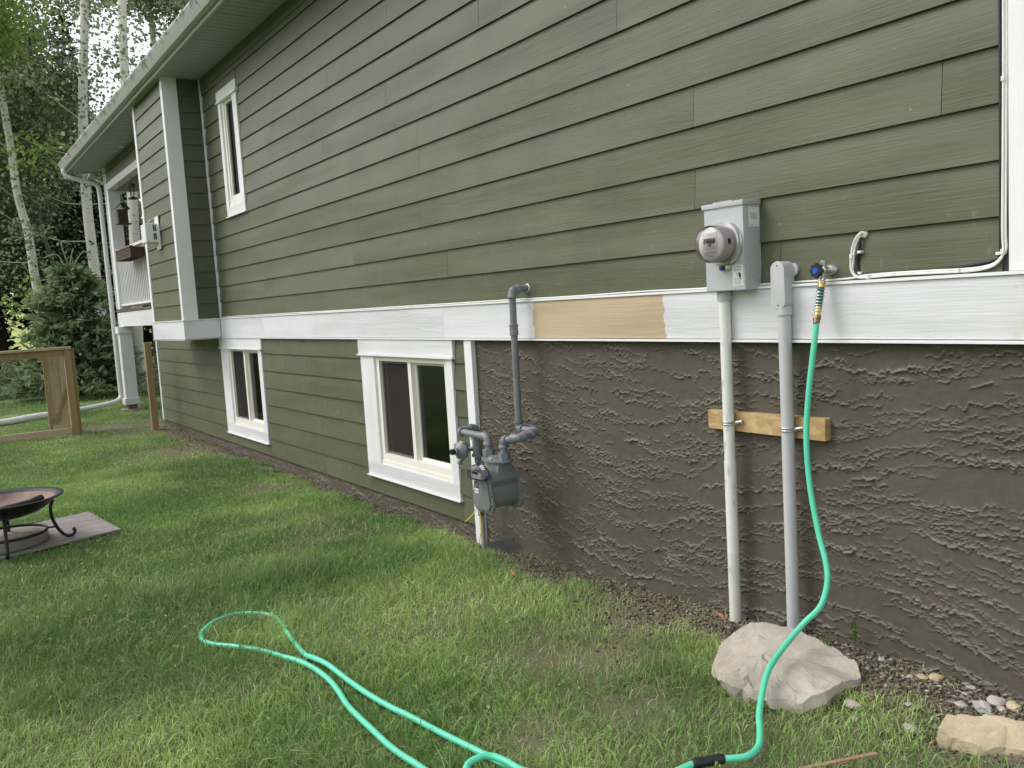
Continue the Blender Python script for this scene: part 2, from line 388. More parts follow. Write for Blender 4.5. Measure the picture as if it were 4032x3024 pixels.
def lathe_obj(name, prof, c, axis, m, parent, n=32, auto=.6):
    V, F = lathe(prof, c, axis, n); mb = MB(); mb.add(V, F); mb.F.append(tuple(range(n))); mb.F.append(tuple(range(len(V)-n, len(V))))
    return mb.build(name, m, parent, auto=auto)
def text(name, body, size, loc, xdir, ydir, m, parent, align='CENTER', ext=.0001):
    cu = bpy.data.curves.new(name, 'FONT'); cu.body = body; cu.size = size; cu.align_x = align; cu.align_y = 'CENTER'; cu.extrude = ext; cu.resolution_u = 2
    tmp = bpy.data.objects.new('tmp', cu); me = bpy.data.meshes.new_from_object(tmp); bpy.data.objects.remove(tmp); bpy.data.curves.remove(cu)
    x = Vector(xdir).normalized(); y = Vector(ydir).normalized(); z = x.cross(y)
    M4 = Matrix(((x.x, y.x, z.x, loc[0]), (x.y, y.y, z.y, loc[1]), (x.z, y.z, z.z, loc[2]), (0, 0, 0, 1)))
    me.transform(M4); o0 = org(parent); me.transform(Matrix.Translation(-o0)); me.materials.clear(); me.materials.append(m); me.name = name
    o = bpy.data.objects.new(name, me); link(o, parent); return o

# ------------------------------------------------------------------ noise for geometry
def vnoise(x, y, seed=0):
    x = np.asarray(x, float); y = np.asarray(y, float)
    xi = np.floor(x).astype(np.int64); yi = np.floor(y).astype(np.int64); fx = x-xi; fy = y-yi
    fx = fx*fx*(3-2*fx); fy = fy*fy*(3-2*fy)
    def h(a, b):
        n = (a*374761393+b*668265263+seed*1442695041) & 0x7fffffff; n = ((n ^ (n >> 13))*1274126177) & 0x7fffffff
        return ((n ^ (n >> 16)) & 0xffff)/65535.
    return (h(xi, yi)*(1-fx)+h(xi+1, yi)*fx)*(1-fy)+(h(xi, yi+1)*(1-fx)+h(xi+1, yi+1)*fx)*fy
def fbm(x, y, seed=0, o=4):
    t = 0; a = 1; s = 0
    for i in range(o): t = t+a*vnoise(x*2**i, y*2**i, seed+i*17); s += a; a *= .5
    return t/s
def sstep(a, b, x): t = np.clip((x-a)/(b-a), 0, 1); return t*t*(3-2*t)
def wallz(y): return np.interp(y, [0, 1.3, 1.7, 2.3, 2.6, 3.4, 4.8, 7.5, 12, 14, 16], [.05, .055, .06, .04, .01, -.027, -.100, -.090, -.065, -.03, 0])
def ground(x, y):
    x = np.asarray(x, float); y = np.asarray(y, float)
    dd = np.clip(-x, 0, 9)
    z = wallz(y)*np.exp(-dd/.35)
    near = sstep(25, 8, y)
    z = z+(fbm(x*1.7, y*1.7, 3)-.5)*.03*near*sstep(0, .5, dd)+(fbm(x*9, y*9, 5, 3)-.5)*.012*near
    return z+sstep(40, 120, y)*5.5+ (fbm(x*.05, y*.05, 9)-.5)*sstep(25, 60, y)*1.2
def bare(x, y):
    """1 = bare dirt, 0 = full lawn"""
    dd = -x; n = fbm(x*4.3+5, y*4.3, 21, 4); n2 = fbm(x*1.5, y*1.5+9, 33, 3)
    wdt = np.interp(y, [0, 1.4, 2.0, 2.6, 3.3, 4.5, 6, 9, 12, 15], [.50, .46, .26, .28, .36, .20, .18, .26, .4, .5])
    b = sstep(wdt*1.25, wdt*.35, dd+(n-.5)*.55+9*(y > 13.7))
    for (cx, cy, r, k) in [(-.27, 2.9, .26, .95), (-.3, 3.2, .22, .7), (-.55, 7.4, .4, .6), (-.51, 10.4, .5, .8), (-.75, 13.7, .60, .9), (.1, 14.2, .5, .8), (-.55, 12.6, .4, .5), (-.6, 1.5, .35, .55), (-1.35, 2.35, .2, .55), (-.75, 2.85, .38, .46), (-1.1, 3.6, .35, .45), (-.75, 3.6, .3, .5), (-1.0, 2.2, .3, .5), (-.75, 5.6, .3, .45), (-.9, 1.75, .3, .45)]:
        b = np.maximum(b, k*np.exp(-(((x-cx)**2+(y-cy)**2)/r**2))*(.4+1.2*n))
    return np.clip(b+sstep(.60, .75, n2)*.25*sstep(-2.4, -1, x), 0, 1)

# ------------------------------------------------------------------ the ground
xs = np.unique(np.concatenate([np.linspace(-600, -20, 20), np.linspace(-20, -5, 24), np.arange(-5, .3, .055), np.linspace(.3, 12, 24), np.linspace(12, 700, 24)]))
ys = np.unique(np.concatenate([np.linspace(-200, 0, 12), np.arange(0, 7, .05), np.arange(7, 20, .12), np.linspace(20, 60, 60), np.linspace(60, 1400, 50)]))
X, Y = np.meshgrid(xs, ys); Zg = ground(X, Y)
V = np.stack([X.ravel(), Y.ravel(), Zg.ravel()], 1); nx = len(xs); ny = len(ys)
idx = (np.arange(ny-1)[:, None]*nx+np.arange(nx-1)[None]).ravel()
F = np.stack([idx, idx+1, idx+1+nx, idx+nx], 1)
br = bare(V[:, 0], V[:, 1])*sstep(19, 16, V[:, 1]); fld = sstep(38, 44, V[:, 1])
gcol = np.stack([br, fld, V[:, 0]*0, V[:, 0]*0+1], 1)
def ground_mat():
    m = mat('lawn_soil', (.06, .07, .03), .95, spec=.15)
    at = N(m, 'ShaderNodeAttribute'); at.attribute_name = 'col'; sp = N(m, 'ShaderNodeSeparateColor'); L(m, at.outputs['Color'], sp.inputs[0])
    v = coords(m); n = noise(m, v, 9, 8, .75); n2 = noise(m, v, 75, 4, .7); n3 = noise(m, v, .8, 4)
    soil = mix(m, n, (.13, .105, .08), (.25, .21, .16)); soil = mix(m, ramp(m, n2, [(.55, (0,)*3), (.7, (.8,)*3)]), soil, (.24, .20, .16))
    soil = mix(m, ramp(m, noise(m, v, 130, 3), [(.6, (0,)*3), (.66, (.6,)*3)]), soil, (.03, .025, .02))
    thatch = mix(m, n, (.10, .125, .045), (.16, .185, .08)); thatch = mix(m, n3, thatch, (.10, .15, .05))
    f = mix(m, ramp(m, noise(m, v, .35, 6, .7), [(.3, (0,)*3), (.7, (1,)*3)]), (.26, .32, .09), (.44, .48, .17))  # sunlight on the far field is put into this brighter yellow-green
    c = mix(m, sp.outputs[0], thatch, soil); c = mix(m, sp.outputs[1], c, f); L(m, c, bsdf(m).inputs['Base Color'])
    bump(m, mathn(m, 'ADD', n2, n), .012, .8); return m
g = mesh_np('lawn', V, F, ground_mat(), None, True, gcol); tag(g, kind='structure')

# ------------------------------------------------------------------ the house
H = thing('house', (0, 0, 0), 'long olive green house with white trim and brown stucco base', 'house')
Y0, Y1 = 1.20, 13.62            # near and far ends of the enclosed body
ZB, ZT = 1.497, 4.187           # top of the white band, underside of the soffit
EX = .1788
wins = {'small': (8.93, 9.56, 2.575, 3.90), 'w1': (8.845, 10.29, .15, 1.262), 'w2': (4.96, 6.40, .165, 1.262)}
def plank(face, a0, a1, zb, z_hi, off=0.0, label=None, axis='Y'):
    """one lap board: bottom edge stands proud of the board below"""
    z1 = min(zb+EX+.024, z_hi); t = .0095; k = (z1-zb)/(EX+.024)
    xo_b = face-.0225; xo_t = face-.0225+.0165*k; xi_b = xo_b+t; xi_t = xo_t+t
    a0 += .0012; a1 -= .0012
    if axis == 'Y': P = [(xo_b, a0, zb), (xo_t, a0, z1), (xo_b, a1, zb), (xo_t, a1, z1), (xi_b, a0, zb), (xi_t, a0, z1), (xi_b, a1, zb), (xi_t, a1, z1)]
    else: P = [(a0, xo_b, zb), (a0, xo_t, z1), (a1, xo_b, zb), (a1, xo_t, z1), (a0, xi_b, zb), (a0, xi_t, z1), (a1, xi_b, zb), (a1, xi_t, z1)]
    return obj('siding_plank', P, BF, M_side, H)
def row(face, y0, y1, zb, ztop, joints, holes=()):
    segs = [(y0, y1)]
    for (h0, h1, z0, z1) in holes:
        if zb+.012 < z0 < zb+EX: plank(face, h0, h1, zb, z0-.001)
        if zb < z1 < min(zb+EX, ztop)-.012 and z1 < 4: plank(face, h0, h1, z1+.001, min(zb+EX+.024, ztop))
    for (h0, h1, z0, z1) in holes:
        if zb+.01 < z1 and min(zb+EX, ztop) > z0+.0:
            new = []
            for a, b in segs:
                if h1 <= a or h0 >= b: new.append((a, b)); continue
                if a < h0: new.append((a, h0))
                if h1 < b: new.append((h1, b))
            segs = new
    for a, b in segs:
        cuts = [a]+sorted(j for j in joints if a+.15 < j < b-.15)+[b]
        for p, q in zip(cuts[:-1], cuts[1:]): plank(face, p, q, zb, ztop)
def fulljoints(j0): return [j0+3.66*k for k in range(-4, 5)]
jn = {0: 4.45, 1: 3.35, 2: 2.74, 3: 1.611, 4: 1.574+3.66*0, 5: 2.716, 6: 5.236}
jrow = {2: 2.74, 5: 2.716, 6: 5.236, 4: 1.574, 0: 5.0, 1: 4.1}
jrow2 = {2: 1.611}
k = 0; z = ZB
sh = wins['small']
while z < ZT-.03:
    js = fulljoints({0: 5.95, 1: 4.95, 2: 2.74, 3: 1.611, 4: 2.73, 5: 1.574, 6: 5.236, 7: 3.2, 8: 2.0, 9: 4.4, 10: 3.0, 11: 1.9, 12: 4.0, 13: 2.6, 14: 3.6}.get(k, 3))
    # a board meets the window casing only where it covers it
    row(0, 1.415, 10.16, z, ZT, js, [sh]); z += EX; k += 1
# bump-out that hangs over the lower wall: front face and the side that looks toward the camera
BX, BY0, BY1 = -.41, 10.215, 11.74
z = ZB
while z < ZT-.03:
    plank(BX, BY0+.02, BY1-.07, z, ZT)
    P0 = BX+.135
    plank(BY0, P0, -.045, z, ZT, axis='X'); z += EX
M_core = M_tyvek
mb = MB()
# lower siding
zl = .035; k = 0
while zl < 1.25:
    js = fulljoints({0: 7.34, 1: 3.4+5, 2: 6.9, 3: 12.2, 4: 11.1, 5: 8.2, 6: 7.7}.get(k, 8))
    zz = zl if k else .035
    row(0, 4.785, Y1-.03, zz, 1.262, js, [wins['w1'], wins['w2']]); zl += EX; k += 1
# drip flashing under the lowest board
MB().box(-.018, .0, 4.785, Y1-.03, .028, .0335).build('starter_strip', M_side, H)
# sheathing behind the boards, cut round the windows (one skin, hidden but for gaps)
def sheath(y0, y1, z0, z1, holes, x=.004):
    yc = sorted({y0, y1, *[h for w_ in holes for h in (w_[0], w_[1])]}); zc = sorted({z0, z1, *[h for w_ in holes for h in (w_[2], w_[3])]})
    m = MB()
    for a, b in zip(yc[:-1], yc[1:]):
        for c, e in zip(zc[:-1], zc[1:]):
            if any(a >= w_[0]-1e-6 and b <= w_[1]+1e-6 and c >= w_[2]-1e-6 and e <= w_[3]+1e-6 for w_ in holes): continue
            m.box(x, x+.09, a, b, c, e)
    return m
m = sheath(Y0, Y1, -.3, 4.3, [(9.06, 9.45, 2.68, 3.80), (8.95, 10.02, .30, 1.18), (5.05, 6.16, .32, 1.16)])
m.box(.1, 8, Y0, Y0+.09, -.3, 4.3); m.box(.1, 8, Y1-.09, Y1, -.3, 4.3); m.box(7.91, 8, Y0+.09, Y1-.09, -.3, 4.3)
m.box(.1, 7.9, Y0+.1, Y1-.1, -.28, -.2); m.box(.1, 7.9, Y0+.1, Y1-.1, 1.35, 1.45); m.box(.1, 7.9, Y0+.1, Y1-.1, 4.2, 4.29)
m.box(BX+.004, .0, BY0+.004, BY1-.01, 1.30, 4.25)
m.build('wall_sheathing', M_tyvek, H)

# white band with flashings; boards butt end to end
MB().box(-.036, .002, 1.20, 5.02, 1.2765, 1.4835).build('band_board', M_band, H, bev=.0015).__setitem__('label', 'white band board with a bare beige patch in its middle')
for a, b in ((5.0215, 8.68), (8.6815, 10.172)): MB().box(-.036, .002, a, b, 1.2765, 1.4835).build('band_board', M_band, H, bev=.0015)
MB().box(BX-.036, BX+.002, BY0-.036, BY1+.02, 1.2765, 1.4835).build('band_board', M_band, H, bev=.0015)
MB().box(BX+.004, -.038, BY0-.034, BY0+.0, 1.2765, 1.4835).build('band_board', M_band, H, bev=.0015)
MB().box(-.030, .002, BY1+.02, Y1+.02, 1.2765, 1.4835).build('band_board', M_band, H)
for (a, b) in ((1.36, 2.50), (2.565-.03, 2.385+.0)): pass
fl = MB(); fl.box(-.045, 0, 1.20, 2.40, 1.485, 1.4965); fl.build('top_flashing', M_flash, H, bev=.001)
fl = MB(); fl.box(-.045, 0, 2.56, 10.17, 1.485, 1.4965); fl.build('top_flashing', M_flash, H, bev=.001)
fl = MB(); fl.box(BX-.045, BX, BY0-.045, BY1+.03, 1.485, 1.4965); fl.box(BX, -.046, BY0-.045, BY0, 1.485, 1.4965); fl.build('top_flashing', M_flash, H)
fl = MB(); fl.box(-.046, 0, 1.20, 10.17, 1.2625, 1.2735); fl.build('bottom_flashing', M_flash, H, bev=.001)
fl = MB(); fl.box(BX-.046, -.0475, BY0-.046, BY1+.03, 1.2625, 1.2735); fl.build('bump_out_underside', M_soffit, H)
# vertical trims
MB().box(-.032, .004, 1.20, 1.389, 1.4975, ZT).build('corner_board', M_whitev, H, bev=.002)
MB().box(-.03, 0, 10.165, 10.2135, 1.4975, ZT).build('corner_board', M_whitev, H, bev=.002)
MB().box(BX-.028, BX-.0, BY0-.026, BY0+.06, 1.4975, ZT).box(BX, BX+.135, BY0-.026, BY0-.0, 1.4975, ZT).build('corner_board', M_whitev, H)
MB().box(BX-.028, BX+.05, BY1-.07, BY1+.02, 1.4975, ZT).build('corner_board', M_whitev, H, bev=.002)
MB().box(-.034, -.0, 4.695, 4.783, -.12, 1.2615).build('corner_board', M_whitev, H, bev=.002)
MB().box(-.03, .03, Y1-.03, Y1+.03, .03, 1.262).build('corner_board', M_whitev, H, bev=.002)
MB().box(-.025, 0, 1.40, 10.16, ZT-.13, ZT-.001).build('frieze_board', M_side, H)

# soffit panels, fascia, gutter, roof
SE = 16.9
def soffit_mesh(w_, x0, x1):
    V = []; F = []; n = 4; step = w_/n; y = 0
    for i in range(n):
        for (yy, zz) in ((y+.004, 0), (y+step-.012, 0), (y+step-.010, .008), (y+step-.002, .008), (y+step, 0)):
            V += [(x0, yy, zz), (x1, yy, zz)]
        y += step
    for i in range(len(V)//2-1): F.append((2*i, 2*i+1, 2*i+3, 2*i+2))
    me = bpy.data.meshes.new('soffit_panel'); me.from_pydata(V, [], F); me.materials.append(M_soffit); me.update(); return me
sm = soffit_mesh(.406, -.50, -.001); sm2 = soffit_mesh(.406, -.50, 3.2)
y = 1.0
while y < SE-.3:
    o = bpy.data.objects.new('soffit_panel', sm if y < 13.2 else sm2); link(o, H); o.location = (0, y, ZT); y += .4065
MB().box(-.522, -.501, .9, SE, ZT-.022, 4.315).build('fascia', M_gutter, H)
MB().box(-.5, 3.3, SE-.02, SE, ZT-.022, 4.30).build('fascia', M_gutter, H)
gp = [(-.524, 4.315), (-.524, 4.205), (-.585, 4.20), (-.600, 4.225), (-.628, 4.275), (-.640, 4.30), (-.640, 4.315), (-.632, 4.315), (-.622, 4.285), (-.59, 4.235), (-.58, 4.21), (-.532, 4.213), (-.532, 4.315)]
V = [(x, yy, zz) for yy in (.9, SE+.02) for (x, zz) in gp]; n = len(gp)
obj('gutter', V, [(i, (i+1) % n, n+(i+1) % n, n+i) for i in range(n)]+[tuple(range(n-1, -1, -1)), tuple(range(n, 2*n))], M_gutter, H)
ghm = boxv(-.636, -.526, -.012, .012, 4.308, 4.314)
hm = bpy.data.meshes.new('gutter_hanger'); hm.from_pydata(ghm, [], BF); hm.materials.append(M_boxd)
for i in range(14): o = bpy.data.objects.new('gutter_hanger', hm); link(o, H); o.location = (0, 5.2+i*.85, 0)
M_shingle = simple('dark_shingle', (.07, .068, .065), .95, 0, .4, 12, .004, 40)
MB().hexa([(-.55, .9, 4.335), (-.55, .9, 4.352), (-.55, SE, 4.335), (-.55, SE, 4.352), (4, .9, 6.3), (4, .9, 6.33), (4, SE, 6.3), (4, SE, 6.33)]).build('roof', M_shingle, H)
MB().hexa([(4.002, .9, 6.3), (4.002, .9, 6.33), (4.002, SE, 6.3), (4.002, SE, 6.33), (8.5, .9, 4.3), (8.5, .9, 4.33), (8.5, SE, 4.3), (8.5, SE, 4.33)]).build('roof', M_shingle, H)

# ------------------------------------------------------------------ windows
def window(nm, y0, y1, z0, z1, gy0, gy1, gz0, gz1, head, sill, slider=True, lab=None):
    fr = MB()
    # vinyl frame recessed between the casing boards
    a, b, c, e = gy0-.055, gy1+.055, gz0-.055, gz1+.05; xf, xb = -.012, .075
    fr.box(xf, xb, a, gy0, c, e).box(xf, xb, gy1, b, c, e).box(xf, xb, gy0, gy1, c, gz0).box(xf, xb, gy0, gy1, gz1, e)
    W = fr.build('window', M_vinyl, H); W['label'] = lab
    k = MB()
    for (p, q, s_, t_, nme) in ((y1-(y1-b-.001), y1, z0+sill, z1-head, 's'), (y0, a-.001, z0+sill, z1-head, 's')):
        MB().box(-.030, .006, p, q, s_, t_).build('casing_board', M_whitev, W, bev=.0015)
    MB().box(-.030, .006, y0, y1, z0+.006, z0+sill-.001).build('casing_board', M_white, W, bev=.0015)
    MB().box(-.036, .006, y0-.03, y1+.02, z1-head+.006, z1-.001).build('head_board', M_white, W, bev=.0015)
    MB().box(-.05, .006, y0-.035, y1+.025, z1-head-.006, z1-head+.005).build('drip_cap', M_flash, W)
    MB().box(-.045, .0, y0-.01, y1+.005, z0-.004, z0+.005).build('sill_flashing', M_flash, W)
    if z0+sill < c-.002: MB().box(-.02, .006, a, b, z0+sill, c-.001).build('sill', M_vinyl, W)
    if z1-head-.007 > e+.002: MB().box(-.018, .006, a, b, e+.001, z1-head-.007).build('frame_filler', M_vinyl, W)
    if slider:
        ym = (gy0+gy1)/2
        MB().box(-.004, .06, ym-.002, ym+.045, gz0, gz1).build('mullion', M_vinyl, W)
        s = MB(); x1, x2 = .030, .05   # sash of the fixed half (near side)
        s.box(x1, x2, gy0, gy0+.022, gz0, gz1).box(x1, x2, ym-.024, ym-.002, gz0, gz1).box(x1, x2, gy0+.022, ym-.024, gz0, gz0+.022).box(x1, x2, gy0+.022, ym-.024, gz1-.022, gz1)
        s.build('sash', M_vinyl, W)
        MB().box(.040, .0425, gy0+.022, ym-.024, gz0+.022, gz1-.022).build('pane', M_glass, W)
        s = MB(); s.box(.012, .026, ym+.045, ym+.06, gz0, gz1).box(.012, .026, gy1-.018, gy1, gz0, gz1).box(.012, .026, ym+.06, gy1-.018, gz0, gz0+.018).box(.012, .026, ym+.06, gy1-.018, gz1-.018, gz1)
        s.build('screen_frame', simple('brown_screen_frame', (.13, .115, .105), .5), W)
        MB().box(.018, .0185, ym+.06, gy1-.018, gz0+.018, gz1-.018).build('insect_screen', M_screen, W)
        MB().box(.055, .0575, ym+.045, gy1, gz0, gz1).build('pane', M_glass, W)
    else:
        s = MB(); s.box(.0, .03, gy0, gy0+.03, gz0, gz1).box(.0, .03, gy1-.03, gy1, gz0, gz1).box(.0, .03, gy0+.03, gy1-.03, gz0, gz0+.03).box(.0, .03, gy0+.03, gy1-.03, gz1-.03, gz1)
        s.build('sash', M_vinyl, W)
        MB().box(.014, .017, gy0+.03, gy1-.03, gz0+.03, gz1-.03).build('pane', M_glass, W)
    return W
def curtain(W, y0, y1, z0, z1, x, m, amp=.018, n=60, per=.06):
    V = []; F = []
    for i in range(n+1):
        y = y0+(y1-y0)*i/n; xx = x+amp*math.sin(y/per*6.283)+amp*.5*math.sin(y/per*2.7)
        V += [(xx, y, z0), (xx+.003, y, z1)]
    for i in range(n): F.append((2*i, 2*i+2, 2*i+3, 2*i+1))
    return obj('curtain', V, F, m, W, True)
W = window('w2', *wins['w2'], 5.095, 6.105, .365, 1.095, .122, .115, True, 'wide slider window left of the gas meter')
W = window('w1', *wins['w1'], 9.005, 9.965, .345, 1.12, .115, .12, True, 'narrower looking slider window under the bump-out corner')
curtain(W, 9.03, 9.45, .36, 1.11, .12, M_lace)
W = window('small', *wins['small'], 9.12, 9.42, 2.76, 3.78, .115, .10, False, 'tall slim window above the white band')
curtain(W, 9.14, 9.40, 2.77, 3.77, .07, M_curt, .014, 50, .05)

# ------------------------------------------------------------------ stucco: troweled ridges in real relief
def stucco(name, y0, y1, z0, z1, res, n, parent, seed, lo=.05, hi=.33):
    R = np.random.default_rng(seed)
    gy = np.arange(y0, y1+res*.5, res); gz = np.arange(z0, z1+res*.28, res*.56); GY, GZ = np.meshgrid(gy, gz)
    h = np.zeros_like(GY)
    for i in range(n):
        cy = R.uniform(y0-.1, y1+.1); cz = R.uniform(z0-.05, z1); ln = R.uniform(lo, hi)*(1.6 if R.random() < .30 else .75)*(1.35 if cy < 2.7 and n > 1000 else 1)
        if cy < 2.7 and n > 1000 and R.random() < .12: continue
        tilt = (float(fbm(cy*1.3+2, cz*1.3, 77, 2))-.42)*.75+R.normal(0, .07)+np.interp(cy, [1.3, 2.6, 5], [.16, .05, -.02])*np.interp(cz, [0, .8], [1, .2])
        A = R.uniform(.007, .0150)*(1 if ln > .15 else .8); wu = R.choice([.0028, .0042, .007], p=[.45, .38, .17])
        a = np.searchsorted(gy, [cy-ln/2, cy+ln/2]); mz = abs(tilt)*ln/2+.09
        b = np.searchsorted(gz, [cz-mz, cz+mz])
        if a[1]-a[0] < 3 or b[1]-b[0] < 3: continue
        yy = gy[a[0]:a[1]]; s = (yy-cy)/(ln/2)
        arch = R.uniform(-.03, .02)*(1-s*s)*ln/.3
        rag = (vnoise(yy*42+i*3.1, yy*0+i, 5)-.5)*.022+(vnoise(yy*120+i*7.7, yy*0+i, 6)-.5)*.016+(vnoise(yy*9+i*1.3, yy*0+i, 8)-.5)*.018
        zc = cz+tilt*(yy-cy)+arch+rag
        env = np.clip(1-np.abs(s)**4, 0, 1)*(.62+.6*vnoise(yy*34+i*5.5, yy*0+i, 7))*A
        zzg = gz[b[0]:b[1]][:, None]-zc[None]
        prof = np.where(zzg > 0, np.exp(-zzg/wu)*(1-.0*zzg), np.exp(zzg/.0012))
        blk = h[b[0]:b[1], a[0]:a[1]]; np.maximum(blk, prof*env[None], out=blk)
    hc = sstep(.0018, .0065, h).ravel()[:, None]; cc = np.concatenate([hc, hc*0, hc*0, hc*0+1], 1)  # height mask for the painted lip highlights
    h += (fbm(GY*3, GZ*5, 12, 4)-.5)*.005+(fbm(GY*22, GZ*34, 13, 3)-.5)*.0014
    X_ = .001-h
    V = np.stack([X_.ravel(), GY.ravel(), GZ.ravel()], 1); nx_ = len(gy); nz_ = len(gz)
    idx = (np.arange(nz_-1)[:, None]*nx_+np.arange(nx_-1)[None]).ravel()
    F = np.stack([idx, idx+nx_, idx+nx_+1, idx+1], 1)
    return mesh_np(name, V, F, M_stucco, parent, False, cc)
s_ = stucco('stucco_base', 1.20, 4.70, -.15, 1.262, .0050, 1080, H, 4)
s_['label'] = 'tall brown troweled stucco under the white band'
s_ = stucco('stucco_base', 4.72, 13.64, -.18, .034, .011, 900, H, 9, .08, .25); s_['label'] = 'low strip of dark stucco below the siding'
for i, (y, z) in enumerate([]): pass

# ------------------------------------------------------------------ porch at the far end
PY0, PY1, PXE = 13.65, 16.35, 3.2
z = 3.89
for zz in (3.89, 4.068): plank(0.0, PY0, PY1-.08, zz, ZT)
MB().box(-.03, .10, PY0, PY1, 3.775, 3.887).build('porch_beam', M_white, H)
MB().box(.001, .10, PY0, PY1, 3.888, 4.186).build('porch_header', M_side, H)
MB().box(-.02, PXE, PY1-.12, PY1, 3.775, 4.18).build('porch_beam', M_white, H)
def post(x0, x1, y0, y1, z0, z1, nm='porch_post'):
    return MB().box(x0, x1, y0, y1, z0, z1).build(nm, M_whitev, H, bev=.004)
post(-.03, .16, 16.10, 16.29, 1.745, 3.774); post(-.04, -.022+.0, 16.33, 16.36, 1.745, 4.18, 'trim_strip')
post(3.0, 3.2, 16.10, 16.29, 1.745, 3.774)
MB().box(-.03, .02, PY0+.02, PY1+.03, 1.45, 1.69).build('deck_rim_board', M_white, H)
MB().box(.021, PXE, PY1-.02, PY1+.03, 1.45, 1.69).build('deck_rim_board', M_white, H)
dk = MB()
for i in range(22):
    dk.box(-.045, PXE+.04, PY0+.01+i*.124, PY0+.125+i*.124, 1.70, 1.735)
dk.build('deck_boards', M_deckw, H)['kind'] = 'stuff'
# railings: rail, bottom rail, balusters
def railing(p0, p1, n):
    P0, P1 = Vector(p0), Vector(p1); dirv = (P1-P0).normalized(); sd = Vector((-dirv.y, dirv.x, 0))
    def bar(za, zb, hw):
        m = MB(); V = []
        for p in (P0, P1):
            for s in (-hw, hw):
                for zz in (za, zb): V.append(tuple(p+sd*s+Vector((0, 0, zz))))
        m.hexa([V[i] for i in (0, 1, 4, 5, 2, 3, 6, 7)]); return m
    R_ = bar(2.70, 2.74, .045).build('railing', M_whitev, H); bar(1.795, 1.83, .03).build('bottom_rail', M_whitev, R_)
    me = None
    for i in range(n):
        p = P0+(P1-P0)*((i+.5)/n)
        if me is None: 
            b = MB().box(-.017, .017, -.017, .017, 1.83, 2.70).build('baluster', M_flash, R_); me = b.data
        else: b = bpy.data.objects.new('baluster', me); link(b, R_)
        b.location = p
railing((.03, 13.7, 0), (.03, 16.1, 0), 19); railing((.17, 16.2, 0), (3.0, 16.2, 0), 24)
# column below the deck
c = MB().box(-.10, .10, 15.98, 16.18, .13, 1.45).build('porch_column', M_whitev, H, bev=.004)
cc = MB().box(-.125, .125, 15.955, 16.205, 1.33, 1.449).build('capital', M_whitev, c, bev=.004)
MB().box(-.125, .125, 15.955, 16.205, .10, .21).build('plinth', M_white, c, bev=.006)
MB().box(-.075, .075, 16.005, 16.155, .02, .10).build('wood_foot', M_deckw, c); MB().box(-.17, .17, 15.9, 16.26, -.05, .022).build('footing', M_slab, c, bev=.01)
for q in (-.075, .0, .075): MB().box(-.104, -.1005, 16.08+q-.012, 16.08+q+.012, .215, 1.325).build('fluting_strip', M_whitev, c)
MB().box(3.0, 3.2, 15.98, 16.18, -.1, 1.45).build('porch_column', M_whitev, H)
# downspout
ds = MB().tube(spline([(-.585, 16.72, 4.20), (-.585, 16.72, 4.13), (-.50, 16.71, 4.06), (-.22, 16.70, 3.98), (-.09, 16.70, 3.93), (-.06, 16.70, 3.80), (-.06, 16.70, 3.5)], 5), .038, 12).tube([(-.06, 16.70, 3.5), (-.055, 16.70, .30)], .038, 12)
ds.tube(spline([(-.055, 16.70, .30), (-.06, 16.69, .20), (-.16, 16.6, .13), (-.45, 16.45, .10)], 6), .04, 12).tube([(-.45, 16.45, .10), (-1.2, 16.05, .06)], .042, 12)
D_ = ds.build('downspout', simple('white_downspout', (.72, .72, .71), .4, 0, .05), H, auto=.7)
cp = []
for i in range(60):
    t = i/59; cp.append((-1.15-1.25*t, 16.07-.42*t, .065+.01*math.sin(t*7)))
MB().tube(cp, [.052+.006*(i % 2) for i in range(60)], 12).build('corrugated_pipe', simple('white_corrugated', (.76, .76, .74), .45, 0, .05), D_, auto=1.2)

# hanging things on the porch
T = thing('hummingbird_feeder', (.03, 14.5, 3.40), 'glass hummingbird feeder with red base hanging in the porch opening', 'bird feeder')
lathe_obj('jar', [(.018, 0), (.03, .02), (.03, .05), (.042, .15), (.045, .16)], (.03, 14.5, 3.45), (0, 0, 1), clear_plastic('feeder_glass', (.9, .85, .82)), T, 16)
lathe_obj('base', [(.02, 0), (.065, .006), (.07, .02), (.06, .035), (.02, .045)], (.03, 14.5, 3.405), (0, 0, 1), mat('dull_red_plastic', (.06, .015, .012), .4), T, 16)
lathe_obj('lid', [(.05, 0), (.05, .035), (.012, .05)], (.03, 14.5, 3.61), (0, 0, 1), M_darkw, T, 16)
MB().tube([(.03, 14.5, 3.655), (.03, 14.5, 3.775)], .0025, 6).build('hanging_wire', M_iron, T)
T = thing('bird_house', (.0, 15.2, 3.10), 'dark wooden hanging bird house below the feeder beside the porch post', 'bird house')
MB().box(-.09, .06, 15.12, 15.26, 3.11, 3.33).build('body', M_darkw, T, bev=.004)
MB().hexa([(-.12, 15.09, 3.335), (-.12, 15.09, 3.35), (-.12, 15.29, 3.335), (-.12, 15.29, 3.35), (-.015, 15.09, 3.43), (-.015, 15.09, 3.445), (-.015, 15.29, 3.43), (-.015, 15.29, 3.445)]).hexa([(-.015, 15.09, 3.43), (-.015, 15.09, 3.445), (-.015, 15.29, 3.43), (-.015, 15.29, 3.445), (.09, 15.09, 3.335), (.09, 15.09, 3.35), (.09, 15.29, 3.335), (.09, 15.29, 3.35)]).build('roof', M_darkw, T)
MB().box(-.11, .10, 15.08, 15.28, 3.095, 3.108).build('perch_tray', M_darkw, T); MB().tube([(-.015, 15.19, 3.44), (-.015, 15.19, 3.775)], .003, 6).build('hanging_wire', M_iron, T)
T = thing('planter_box', (-.12, 14.2, 2.47), 'dark weathered wooden planter box hooked on the porch railing', 'planter')
